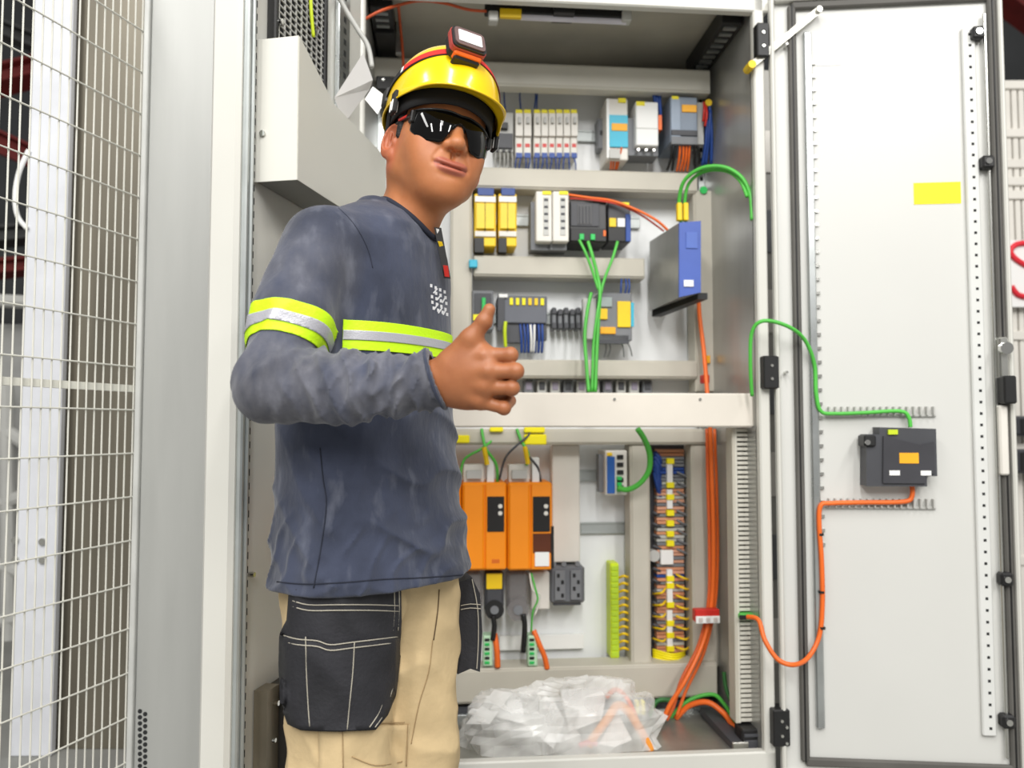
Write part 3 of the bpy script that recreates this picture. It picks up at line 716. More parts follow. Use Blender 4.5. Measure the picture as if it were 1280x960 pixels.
cable('motor_lead', [P(624, 600, 2.41), P(632, 572, 2.40), P(648, 555, 2.41), P(660, 545, 2.42), P(664, 535, 2.43)], .0034, DGREY, 'thin dark lead between the orange drives')
cable('motor_lead', [P(658, 582, 2.41), P(660, 566, 2.41), P(652, 552, 2.42), P(646, 536, 2.43)], .0045, GRN, 'green lead above the right drive')
cable('motor_lead', [P(660, 570, 2.41), P(672, 584, 2.41), P(676, 602, 2.42)], .0034, DGREY, 'thin dark lead above the right drive')
for k, (x, y) in enumerate(((607, 571), (658, 570))):
    p0 = P(x - 2, y - 12, 2.40); p1 = P(x + 2, y + 10, 2.40)
    MB().cyl(p0, p1, .0075, 10).build('cable_sleeve', YEL, None, smooth=False, label=('yellow sleeve on the lead above the middle drive', 'yellow sleeve on the lead above the right drive')[k], cat='sleeve')
for k, (a, b, c, e) in enumerate(((570, 544, 587, 554), (655, 543, 683, 556), (655, 534, 681, 541), (612, 534, 629, 540))):
    X0, X1, Z0, Z1 = rect(a, b, c, e, 2.425)
    MB().box(X0, X1, 2.42, 2.436, Z0, Z1, .003).build('yellow_marker', YELB, None, label=('yellow marker plate beside the shirt under the bar', 'larger yellow marker plate above the right drive', 'yellow marker plate tucked under the front bar', 'narrow yellow marker plate above the middle drive')[k], cat='marker')
X0, X1, Z0, Z1 = rect(690, 556, 725, 703, 2.50)
MB().box(X0, X1, 2.50, 2.552, Z0, Z1, .003).build('cover_plate', mat('warm white cover', (226, 223, 214), .4, var=.02), None, label='tall blank white cover plate right of the orange drives', cat='cover plate')
CLEAR = mat('clear smoked shield', (150, 146, 146), .15, var=.1, trans=.35, alpha=.75)
for k, (a, c) in enumerate(((577, 603), (606, 630), (634, 661))):
    d = Dev('drive_shield', ('smoked shield under the drive beside the shirt hem', 'dark shield with yellow label under the middle drive', 'clear plastic fan shield under the right drive')[k], 'shield', (a, 715, c, 762), 2.43, DGREY if k == 1 else CLEAR, depth=.06, b=.008)
    if k == 1: d.p('yellow_label', YEL, .08, .04, .9, .45, .004)
    cx = d.x(.5); zc = d.z(1.0)
    MB().cyl((cx, d.Y - .004, zc), (cx, d.Y + .055, zc), (d.X1 - d.X0) * .5, 24).build('fan_ring', BLACK if k == 1 else CLEAR, d.root)
    MB().cyl((cx, d.Y - .008, zc), (cx, d.Y, zc), (d.X1 - d.X0) * .22, 16).build('fan_hub', MGREY, d.root)
X0, X1, Z0, Z1 = rect(664, 715, 687, 762, 2.47); MB().box(X0, X1, 2.47, 2.54, Z0, Z1, .003).build('terminal_cover', OFFW, None, label='white terminal cover under the right orange drive', cat='cover')
cable('control_lead', [P(664, 716, 2.42), P(669, 735, 2.41), P(672, 750, 2.41), P(666, 765, 2.42), P(664, 790, 2.43)], .003, GRN, 'thin green lead beside the clear fan shield')
cable('control_lead', [P(662, 716, 2.42), P(666, 738, 2.41), P(676, 745, 2.42), P(668, 770, 2.42)], .0026, OFFW, 'thin white lead beside the clear fan shield')
cable('black_lead', [P(616, 770, 2.42), P(618, 782, 2.42), P(616, 800, 2.42)], .008, BLACK, 'black lead dropping from the dark shield')
cable('black_lead', [P(654, 768, 2.42), P(656, 784, 2.42), P(654, 815, 2.43)], .008, BLACK, 'black lead dropping from the clear shield')
for k, x in enumerate((604, 660)):
    d = Dev('plug_connector', ('pale green plug connector beside the black trouser pouch', 'pale green plug connector under the right drive')[k], 'connector', (x, 795, x + 12, 833), 2.42, LGRN, depth=.05)
    for q in range(6): d.p('contact', GRND if q % 2 else BLACK, .15, .08 + q * .15, .65, .17 + q * .15, .003)
cable('motor_cable', [P(618, 792, 2.43), P(621, 812, 2.42), P(622, 834, 2.42)], .009, ORC, 'short orange motor cable left under the drives')
cable('motor_cable', [P(667, 788, 2.43), P(674, 805, 2.42), P(681, 822, 2.42), P(684, 836, 2.42)], .008, ORC, 'slanting orange motor cable right under the drives')
d = Dev('busbar_connector', 'grey double connector block right of the drives', 'connector', (688, 708, 731, 754), 2.47, mat('slate connector', (104, 106, 111), .5), b=.006)
for u in (.12, .58):
    d.p('socket', mat('socket grey', (122, 124, 128), .5), u, .1, u + .3, .9, .008)
    for q in range(4): d.p('socket_hole', BLACK, u + .06 + (q % 2) * .12, .18 + q * .18, u + .14 + (q % 2) * .12, .29 + q * .18, .010)
for u in (.1, .4, .8): d.knob('clamp_screw', MGREY, u, -.06, .008, -.01)
d.p('bottom_lug', DGREY, .1, 1.0, .9, 1.08, -.01, .03)
d = Dev('network_switch', 'small white network switch with blue front strip', 'network switch', (757, 563, 784, 619), 2.44, OFFW)
d.p('blue_strip', mat('switch blue', (36, 96, 178), .4), .06, .14, .42, .96, .004); d.p('yellow_spot', YEL, .06, .05, .3, .12, .005)
for q in range(5): d.p('port', BLACK, .52, .1 + q * .17, .82, .2 + q * .17, .004)
d.p('grey_side', MGREY, -.22, .1, 0, .95, -.03, .07)
for q in range(3): d.p('green_plug', GRND, .5, .58 + q * .13, .7, .66 + q * .13, .016)
cable('network_cable', [P(773, 610, 2.42), P(785, 612, 2.40), P(800, 604, 2.38), P(811, 588, 2.36), P(812, 568, 2.34), P(806, 550, 2.33), P(797, 536, 2.32)], .0085, GRN, 'thick green cable looping from the network switch up behind the bar')
# earth bar
d = Dev('earth_bar', 'long yellow green earth bar on the lower plate', 'terminal bar', (763, 704, 774, 823), 2.49, PEY)
for q in range(16): d.p('clamp', mat('lime clamp', (176, 206, 48), .45), .1, .03 + q * .06, .9, .075 + q * .06, .004)
for k in range(11):
    yy = 722 + k * 9
    cable('earth_lead', [P(774, yy, 2.50), P(780, yy - 2, 2.48), P(788, yy + 1, 2.49)], .004, YEL, ORD[k] + ' short yellow lead from the top beside the earth bar', group='yellow leads of the earth bar')
# terminal column: one strip with its terminals
ts = thing('terminal_strip', P(838, 830, 2.50), 'tall column of small coloured terminal blocks at the lower right', 'terminal strip')
cols = {'o': mat('orange terminal', (212, 148, 112), .5), 'b': BLUEW, 'g': MGREY, 's': mat('salmon terminal', (214, 158, 130), .5), 'y': YEL, 'l': LGREY}
seq = 'oogggbbgglgoslsgsogsoglollgossgsgosbogoloogsoolsgsgooglosoo'
n = len(seq)
for i, c in enumerate(seq):
    ya = 562 + i * (826 - 562) / n
    X0, X1, Z0, Z1 = rect(822, ya, 856, ya + (826 - 562) / n - .8, 2.49)
    MB().box(X0, X1, 2.495 + (i % 2) * .004, 2.53, Z0, Z1, .0005).build('terminal', cols[c], ts)
for ya, yb in ((575, 606), (612, 636), (712, 757), (763, 808)):
    X0, X1, Z0, Z1 = rect(834, ya, 841, yb, 2.485); MB().box(X0, X1, 2.485, 2.50, Z0, Z1, .001).build('marker_strip', PWHITE, ts)
for y in (577, 607, 622, 642, 655, 668, 680, 724, 733, 757, 780, 795, 812):
    X0, X1, Z0, Z1 = rect(834, y - 4, 843, y + 3, 2.482); MB().box(X0, X1, 2.482, 2.50, Z0, Z1, .001).build('yellow_bridge', YELB, ts)
X0, X1, Z0, Z1 = rect(826, 688, 842, 706, 2.48); MB().box(X0, X1, 2.48, 2.52, Z0, Z1, .002).build('end_block', PWHITE, ts)
p = P(818, 695, 2.48); MB().cyl(p, p + Vector((0, .03, 0)), .018, 18).build('round_socket', LGREY, ts)
wires('blue_bundle', 'thick blue wires left of the terminal column top', [(818, 565 + i * 5) for i in range(6)], [(826, 580 + i * 9) for i in range(6)], BLUEW, .008, 2.50, 2.51)
wires('grey_bundle', 'grey wires right of the terminal column', [(846, 590 + i * 12) for i in range(9)], [(861, 598 + i * 12) for i in range(9)], MGREY, .004, 2.495, 2.51)
wires('dark_bundle', 'dark wires left of the terminal column middle', [(816, 640 + i * 14) for i in range(11)], [(827, 645 + i * 14) for i in range(11)], DGREY, .005, 2.50, 2.51)
wires('yellow_leads', 'yellow earth leads curling out right of the terminal column', [(845, 718 + i * 13) for i in range(8)], [(862, 724 + i * 12) for i in range(8)], YEL, .0036, 2.49, 2.51, .03)
wires('yellow_leads', 'yellow earth leads curling out left of the terminal column', [(832, 735 + i * 16) for i in range(5)], [(816, 742 + i * 14) for i in range(5)], YEL, .0036, 2.49, 2.51, .03)
wires('yellow_leads', 'yellow leads bunched at the foot of the terminal column', [(816, 812 + i * 3) for i in range(4)], [(856, 815 + i * 3) for i in range(4)], YELB, .004, 2.49, 2.50, .04)

# ------------------------------------------------------------------ slotted duct on the right wall
X0, X1, Z0, Z1 = rect(920, 535, 951, 905, 2.18)
sd_ = thing('slotted_duct', ((X0 + X1) / 2, 2.22, Z0), 'grey slotted wiring duct with comb fingers at the right post', 'wiring duct')
MB().box(X0 - .004, X0 + .006, 2.185, 2.235, Z0, Z1, .002).build('duct_wall', DUCT, sd_)
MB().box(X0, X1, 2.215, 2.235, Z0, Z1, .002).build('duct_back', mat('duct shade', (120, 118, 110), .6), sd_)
nf = 62; first = None
for i in range(nf):
    z = Z0 + (Z1 - Z0) * (i + .5) / nf
    if first is None: first = MB().box(X0 + .008, X1, 2.19, 2.20, z - .0042, z + .0042, .001).build('duct_finger', DUCTL, sd_); zf = z
    else:
        c = first.copy(); COL.objects.link(c); c.parent = sd_; c.location = (0, 0, z - zf)
MB().box(X0 + .004, X0 + .011, 2.185, 2.205, Z0, Z1, .002).build('finger_spine', DUCTL, sd_)
MB().box(X1 - .004, X1, 2.185, 2.205, Z0, Z1, .002).build('finger_spine', DUCTL, sd_)
d = Dev('cable_gland', 'green clip holding the orange cable at the slotted duct', 'clip', (926, 768, 945, 775), 2.165, GRN, depth=.03); d.p('black_end', BLACK, -.1, .1, .4, .9, .003)

# ------------------------------------------------------------------ top lamp and cable
lt = thing('cabinet_lamp', P(700, 24, 2.2), 'slim black cabinet lamp strip under the top rail', 'lamp')
X0, X1, Z0, Z1 = rect(606, 8, 788, 24, 2.16)
MB().box(X0, X1, 2.16, 2.19, Z0 + .012, Z1, .003).build('housing', BLACK, lt)
MB().cyl((X0 + .1, 2.172, Z0 + .008), (X1 - .01, 2.172, Z0 + .008), .009, 12).build('tube', mat('frosted tube', (216, 214, 226), .3), lt)
MB().box(P(625, 16, 2.15).x, P(652, 16, 2.15).x, 2.152, 2.165, P(640, 21, 2.15).z, P(640, 10, 2.15).z, .001).build('yellow_label', YEL, lt)
for x in (617, 784): MB().box(P(x - 6, 18, 2.15).x, P(x + 6, 18, 2.15).x, 2.152, 2.185, P(x, 25, 2.15).z, P(x, 12, 2.15).z, .003).build('end_cap', LGREY, lt)
MB().box(P(692, 0, 2.15).x, P(718, 0, 2.15).x, 2.14, 2.20, P(700, 18, 2.15).z, P(700, -8, 2.15).z, .002).build('bracket', BLACK, lt)
cable('lamp_cable', [P(456, 24, 2.12), P(475, 14, 2.12), P(500, 6, 2.15), P(525, 1, 2.15), P(555, 4, 2.15), P(585, 12, 2.155), P(608, 14, 2.16)], .0042, mat('dark orange jacket', (198, 84, 40), .5), 'orange lamp cable running along the cabinet top')
cable('lamp_cable', [P(498, 6, 2.15), P(500, 30, 2.30), P(503, 60, 2.33), P(505, 100, 2.35)], .0042, mat('dark orange jacket', (198, 84, 40), .5), 'orange lamp cable dropping behind the helmet')
d = Dev('junction_block', 'dark junction block between the paper tag and the helmet', 'junction block', (470, 95, 500, 112), 2.38, BLACK, depth=.05); d.knob('screw', STEEL, .3, .3, .004)

# ------------------------------------------------------------------ bottom: rail bracket, loose wires, plastic bag
br = thing('steel_channel', P(905, 935, 2.2), 'dark steel channel lying on the cabinet floor at the right', 'channel')
a = P(884, 893, 2.40); b_ = P(925, 938, 2.15); s1 = Vector((.022, 0, 0)); th = Vector((0, 0, .022))
mb = MB(); mb.add([a - s1, a + s1, b_ + s1, b_ - s1, a - s1 + th, a + s1 + th, b_ + s1 + th, b_ - s1 + th], [(0, 1, 2, 3), (7, 6, 5, 4), (0, 4, 5, 1), (1, 5, 6, 2), (2, 6, 7, 3), (3, 7, 4, 0)]); mb.build('channel', DGREY, br)
mb = MB(); mb.box(b_.x - .022, b_.x + .022, b_.y - .008, b_.y, b_.z, b_.z + .024, .002); mb.build('end_flange', STEEL, br)
cable('floor_cable', [P(845, 898, 2.38), P(862, 882, 2.36), P(885, 878, 2.33), P(905, 892, 2.30), P(918, 908, 2.26), P(940, 915, 2.22)], .008, ORC, 'orange cable arching over the dark steel channel')
cable('floor_cable', [P(838, 898, 2.40), P(860, 876, 2.41), P(890, 868, 2.40), P(905, 880, 2.36), P(918, 900, 2.30), P(935, 918, 2.24)], .006, GRN, 'green cable behind the orange arch on the cabinet floor')
cable('floor_cable', [P(905, 840, 2.36), P(908, 862, 2.34), P(918, 885, 2.30), P(932, 912, 2.2)], .006, mat('dark green jacket', (40, 112, 48), .5), 'dark green cable dropping at the foot of the slotted duct')
cable('floor_cable', [P(812, 896, 2.40), P(822, 876, 2.41), P(846, 876, 2.40)], .007, mat('dark green jacket', (40, 112, 48), .5), 'dark green cable end behind the orange bundle')
for k, x in enumerate((796, 803)):
    p = P(x, 884, 2.40); MB().box(p.x - .006, p.x + .006, 2.39, 2.41, p.z - .02, p.z + .02, .002).build('yellow_clip', YELB, None, label=('left', 'right')[k] + ' yellow clip under the bottom duct by the bag', cat='clip')
d = Dev('black_plug', 'black plug body on the cabinet floor under the slotted duct', 'plug', (928, 912, 950, 938), 2.15, BLACK, depth=.06); d.p('ridge', DGREY, .1, .2, .9, .35, .004)
d.p('collar', DGREY, .15, .5, .85, .9, .005)
# bag: crumpled, see-through film over paper and an orange cable
def film():
    m = bpy.data.materials.new('clear bag film'); m.use_nodes = True; nt = m.node_tree
    pb = nt.nodes['Principled BSDF']; pb.inputs['Base Color'].default_value = (.95, .95, .93, 1); pb.inputs['Roughness'].default_value = .16
    tc = nt.nodes.new('ShaderNodeTexCoord'); nz = nt.nodes.new('ShaderNodeTexNoise'); nz.inputs['Scale'].default_value = 11; nz.inputs['Detail'].default_value = 2
    nt.links.new(tc.outputs['Object'], nz.inputs['Vector'])
    bp = nt.nodes.new('ShaderNodeBump'); bp.inputs['Strength'].default_value = .5; bp.inputs['Distance'].default_value = .01
    nt.links.new(nz.outputs[0], bp.inputs['Height']); nt.links.new(bp.outputs[0], pb.inputs['Normal'])
    mr = nt.nodes.new('ShaderNodeMapRange'); mr.inputs['From Min'].default_value = .35; mr.inputs['From Max'].default_value = .65; mr.inputs['To Min'].default_value = .24; mr.inputs['To Max'].default_value = .58
    nt.links.new(nz.outputs[0], mr.inputs[0]); nt.links.new(mr.outputs[0], pb.inputs['Alpha'])
    return m
FILM = film()
bagz = ZB - 0.012
bag = thing('plastic_bag', (0.14, 2.25, bagz), 'crumpled clear plastic bag holding papers and an orange cord', 'bag')
def crumple(cx, cy, w, d, h, seed, nm, m, nu=26, nv=12, amp=.024):
    rnd = np.random.RandomState(seed); vs = []; fs = []
    ph = rnd.uniform(0, 6.28, (8, 3)); fr = rnd.uniform(1, 6, (8, 2)); fr[:, 0] = np.round(fr[:, 0])
    for j in range(nv + 1):
        t = j / nv
        for i in range(nu):
            a = 2 * math.pi * i / nu
            q = sum(math.sin(fr[k, 0] * a + fr[k, 1] * t * 4 + ph[k, 0]) * math.copysign(1, math.sin(ph[k, 2])) for k in range(8)) / 8
            q = math.copysign(abs(q) ** .8, q)
            rr = math.sin(math.pi * (.08 + .92 * (1 - t)) / 2 if t < 1 else 0) if False else (math.cos(t * math.pi / 2) ** .55)
            rr = rr * (1 + amp * 9 * q)
            sx = abs(math.cos(a)) ** .8 * math.copysign(1, math.cos(a)); sy = abs(math.sin(a)) ** .8 * math.copysign(1, math.sin(a))
            zz = h * math.sin(t * math.pi / 2) ** .8 * (1 + amp * 8 * q) + .002
            vs.append((cx + w * sx * rr, cy + d * sy * rr, bagz + max(.002, zz)))
    for j in range(nv):
        for i in range(nu): fs.append([j * nu + i, j * nu + (i + 1) % nu, (j + 1) * nu + (i + 1) % nu, (j + 1) * nu + i])
    mb = MB(); mb.add(vs, fs); return mb.build(nm, m, bag, smooth=False)
crumple(.03, 2.24, .16, .085, .135, 3, 'bag_film', FILM)
crumple(.22, 2.23, .20, .085, .165, 11, 'bag_film', FILM)
mb = MB(); sheet(mb, [P(618, 862, 2.23), P(640, 866, 2.2), P(612, 905, 2.16), P(582, 905, 2.17), P(596, 888, 2.2)]); mb.build('bag_corner', FILM, bag)
mb = MB(); sheet(mb, [P(640, 866, 2.26), P(690, 872, 2.26), P(706, 900, 2.22), P(692, 936, 2.18), P(655, 905, 2.19), P(620, 896, 2.20), P(606, 892, 2.19)]); mb.build('white_paper', PAPER, bag)
mb = MB(); sheet(mb, [P(772, 890, 2.22), P(790, 925, 2.19), P(768, 934, 2.18), P(748, 930, 2.18)]); mb.build('white_paper', PAPER, bag)
mb = MB(); sheet(mb, [P(700, 862, 2.29), P(760, 858, 2.29), P(752, 900, 2.26), P(712, 915, 2.24)]); mb.build('white_paper', PAPER, bag)
mb = MB(); mb.tube([P(735, 932, 2.17), P(745, 918, 2.17), P(760, 898, 2.18), P(772, 882, 2.19), P(786, 890, 2.19), P(800, 912, 2.18), P(814, 938, 2.17)], .012, 8); mb.build('orange_cord', mat('pale orange cord', (246, 158, 60), .45), bag, smooth=True)
mb = MB(); mb.tube([P(758, 872, 2.26), P(770, 862, 2.26), P(784, 874, 2.25), P(796, 900, 2.23)], .007, 8); mb.build('orange_cord', ORC, bag, smooth=True)
mb = MB(); mb.tube([P(724, 932, 2.17), P(736, 928, 2.165), P(746, 930, 2.165)], .008, 8); mb.build('red_end', RED, bag, smooth=True)

# ------------------------------------------------------------------ left: filler panel, guard fence, hall behind
CAB = False
X0 = P(171, 480, 1.86).x; X1 = P(268, 480, 1.86).x
pan = thing('filler_panel', ((X0 + X1) / 2, 1.87, 0), 'tall grey sheet metal panel between the guard fence and the left door', 'panel')
MB().box(X0 + .014, X1, 1.86, 1.875, 0, 2.3, .002).build('sheet', GREYP, pan)
MB().box(X0, X0 + .013, 1.85, 1.88, 0, 2.3, .002).build('edge_fold', mat('edge fold', (206, 207, 204), .4, metal=.1), pan)
mb = MB()
for i in range(22):
    for j in range(2):
        q = P(175 + j * 6.5, 892 + i * 7.6 + j * 3.6 - 3, 1.86); mb.cyl((q.x, 1.8595, q.z), (q.x, 1.862, q.z), .0052, 10)
mb.build('vent_holes', HOLE, pan, kind='stuff')
# welded mesh
FA = Vector((-1.02, 1.40, 0)); FB = Vector((X0 - .002, 1.885, 0)); FE = (FB - FA).normalized(); FL = (FB - FA).length
WIRE = mat('white wire mesh', (226, 225, 216), .4, var=.03)
fen = thing('guard_fence', (FA.x, FA.y, 0), 'white welded wire mesh guard fence at the left edge', 'fence')
def fp(s, z, off=0): return FA + FE * s + Vector((FE.y, -FE.x, 0)) * off + Vector((0, 0, z))
npv = 22; pit = FL / npv
for i in range(npv + 1):
    if i == 0: v0 = MB().cyl(fp(0, .1), fp(0, 2.2), .0019, 6).build('vertical_wire', WIRE, fen)
    else:
        c = v0.copy(); COL.objects.link(c); c.parent = fen; c.location = FE * (pit * i)
zlev = P(165, 512, 1.87).z - 0.001
h0 = None
for k in range(-9, 12):
    z = zlev + k * .1003
    if z < .1 or z > 2.2: continue
    if h0 is None: h0 = MB().cyl(fp(0, z, .003), fp(FL, z, .003), .0019, 6).build('horizontal_wire', WIRE, fen); hz = z
    else:
        c = h0.copy(); COL.objects.link(c); c.parent = fen; c.location = (0, 0, z - hz)
zb_ = P(120, 484, 1.8).z
MB().add([fp(0, zb_ - .008, -.004), fp(FL, zb_ - .008, -.004), fp(FL, zb_ + .008, -.004), fp(0, zb_ + .008, -.004), fp(0, zb_ - .008, -.02), fp(FL, zb_ - .008, -.02), fp(FL, zb_ + .008, -.02), fp(0, zb_ + .008, -.02)],
         [(0, 1, 2, 3), (7, 6, 5, 4), (0, 4, 5, 1), (1, 5, 6, 2), (2, 6, 7, 3), (3, 7, 4, 0)]).build('cross_bar', WIRE, fen)
# white column and dark sheet behind
cw = thing('white_post', (P(55, 480, 2.6).x, 2.65, 0), 'broad white steel post behind the wire mesh', 'post')
xa, xb = P(27, 480, 2.6).x, P(77, 480, 2.6).x
lean = .0
mb = MB(); mb.box(xa, xb, 2.6, 2.63, 0, 3.6, .004); mb.build('post_face', mat('post white enamel', (222, 224, 230), .35, var=.03), cw)
for (px, py) in ((20, 675), (54, 677), (20, 700), (54, 700)):
    q = P(px, py, 2.6); MB().cyl((q.x, 2.592, q.z), (q.x, 2.601, q.z), .012, 10).build('bolt', STEEL, cw)
xc, xd = P(66, 480, 2.66).x, P(190, 480, 2.66).x
mb = MB(); mb.box(xc, xd, 2.66, 2.70, 0, 3.6, .003)
mb.build('steel_screen', mat('taupe machine sheet', (122, 116, 103), .35, metal=.4, var=.12, scale=2, stretch=(5, 5, .5)), None, label='taupe steel machine panel standing behind the mesh', cat='panel')
# hall steelwork far behind
DRED = mat('oxide red steel', (120, 34, 30), .6, var=.1); DST = mat('dark hall steel', (74, 74, 74), .6, var=.1)
for k, (x0, y0, x1, y1, wd, m, lab) in enumerate(((-40, 110, 60, 85, .13, DRED, 'upper oxide red roof beam far behind the mesh'), (-40, 160, 60, 205, .16, DRED, 'thick oxide red roof beam far behind the mesh'), (-40, 20, 60, 60, .1, DST, 'dark steel roof beam at the top left'),
        (-40, 300, 60, 290, .1, DST, 'lower dark steel beam behind the mesh'), (-40, 340, 60, 330, .09, DRED, 'thin red beam low behind the mesh'), (1200, -60, 1330, 40, .3, DRED, 'red roof beam at the upper right corner'))):
    a = P(x0, y0, 6.0); b_ = P(x1, y1, 6.4)
    bmr = thing('roof_beam', (a + b_) / 2, lab, 'beam', 'hall roof beams')
    up_ = Vector((0, 0, wd / 2))
    for nm, zo, hh in (('web', 0, wd / 2), ('flange', wd / 2, .02), ('flange', -wd / 2, .02)):
        mb = MB(); q = Vector((0, 0, zo)); dd = Vector((0, .03 if nm == 'web' else .12, 0))
        e = Vector((0, 0, hh if nm == 'web' else .012))
        mb.add([a + q - e - dd, b_ + q - e - dd, b_ + q + e - dd, a + q + e - dd, a + q - e + dd, b_ + q - e + dd, b_ + q + e + dd, a + q + e + dd], [(0, 1, 2, 3), (7, 6, 5, 4), (0, 4, 5, 1), (1, 5, 6, 2), (2, 6, 7, 3), (3, 7, 4, 0)])
        mb.build(nm, m, bmr)
# pale machine frame at the lower left
mf = thing('tubular_machine', (P(10, 800, 4.0).x, 4.0, 0), 'pale tubular machine frame seen low through the mesh', 'machine')
for (x0, y0, x1, y1) in ((-20, 375, 40, 378), (-20, 520, 40, 560), (-30, 640, 45, 615), (8, 480, 14, 960), (-20, 700, 40, 720), (-20, 780, 40, 770)):
    MB().cyl(P(x0, y0, 4.0), P(x1, y1, 4.0), .035, 10).build('frame_tube', LGREY, mf)
MB().box(P(-30, 400, 4.2).x, P(45, 400, 4.2).x, 4.2, 4.6, .0, P(10, 405, 4.2).z, .01).build('machine_body', mat('machine grey', (160, 160, 158), .5), mf)
cable('hanging_hose', [P(36, 188, 2.594), P(24, 215, 2.585), P(19, 245, 2.58), P(22, 270, 2.585), P(34, 286, 2.594)], .008, PWHITE, 'thin white hose loop beside the white post', cat='hose')

nc = thing('side_cabinet', (.86, 2.7, 0), 'pale neighbouring cabinet side seen through the hinge gap', 'cabinet')
q0, q1 = P(940, 480, 2.75).x, P(1010, 480, 2.75).x
MB().box(q0, q1, 2.75, 3.1, 0, 2.3, .004).build('side_sheet', mat('shaded sheet', (170, 168, 162), .5), nc)
for k in range(7): MB().box(q0 + .05, q1 - .05, 2.742, 2.75, .25 + k * .28, .40 + k * .28, .003).build('vent_plate', MGREY if k % 2 else OFFW, nc)
# right background: white grille fence with a sign
gf = thing('grille_fence', (P(1300, 900, 3.2).x, 3.2, 0), 'white ribbed grille panel far behind the right door', 'fence')
x0, x1 = P(1246, 300, 3.2).x, P(1360, 300, 3.2).x
ztop = P(1260, 104, 3.2).z
MB().box(x0, x1, 3.22, 3.24, 0, ztop, .002).build('backing', mat('grille shade', (96, 92, 88), .6), gf)
for i in range(14):
    xx = x0 + (x1 - x0) * i / 13; MB().box(xx - .011, xx + .011, 3.19, 3.215, 0, ztop, .003).build('upright', OFFW, gf)
for py in (108, 168, 206, 228, 245, 420, 560, 700, 820, 940):
    zz = P(1260, py, 3.2).z; MB().box(x0, x1, 3.18, 3.21, zz - .018, zz + .018, .003).build('cross_bar', OFFW, gf)
sx0, sx1, sz0, sz1 = rect(1255, 300, 1330, 384, 3.15)
sg = thing('wall_sign', ((sx0 + sx1) / 2, 3.15, sz0), 'white sign with a red stroke cut off by the right picture edge', 'sign')
MB().box(sx0, sx1, 3.15, 3.16, sz0, sz1, .002).build('sign_board', PWHITE, sg)
MB().tube([P(1292, 304, 3.145), P(1272, 305, 3.145), P(1263, 314, 3.145), P(1270, 324, 3.145), P(1286, 334, 3.145), P(1300, 345, 3.145)], .011, 6).build('red_stroke', mat('sign red', (226, 40, 56), .5), sg, smooth=True)
MB().tube([P(1264, 358, 3.145), P(1272, 368, 3.145), P(1284, 371, 3.145), P(1300, 368, 3.145)], .011, 6).build('red_stroke', mat('sign red', (226, 40, 56), .5), sg, smooth=True)
for k, (py0, py1) in enumerate(((520, 545), (562, 592))):
    X0, X1, Z0, Z1 = rect(1272, py0, 1310, py1, 3.1); 
    q = thing('wall_box', ((X0 + X1) / 2, 3.1, Z0), ('upper', 'lower')[k] + ' dark switch box at the right picture edge', 'switch box')
    MB().box(X0, X1, 3.1, 3.19, Z0, Z1, .01).build('case', DGREY, q); MB().box(X0 + .01, X1 - .01, 3.095, 3.1, Z0 + .01, Z1 - .01, .002).build('lid', BLACK, q)
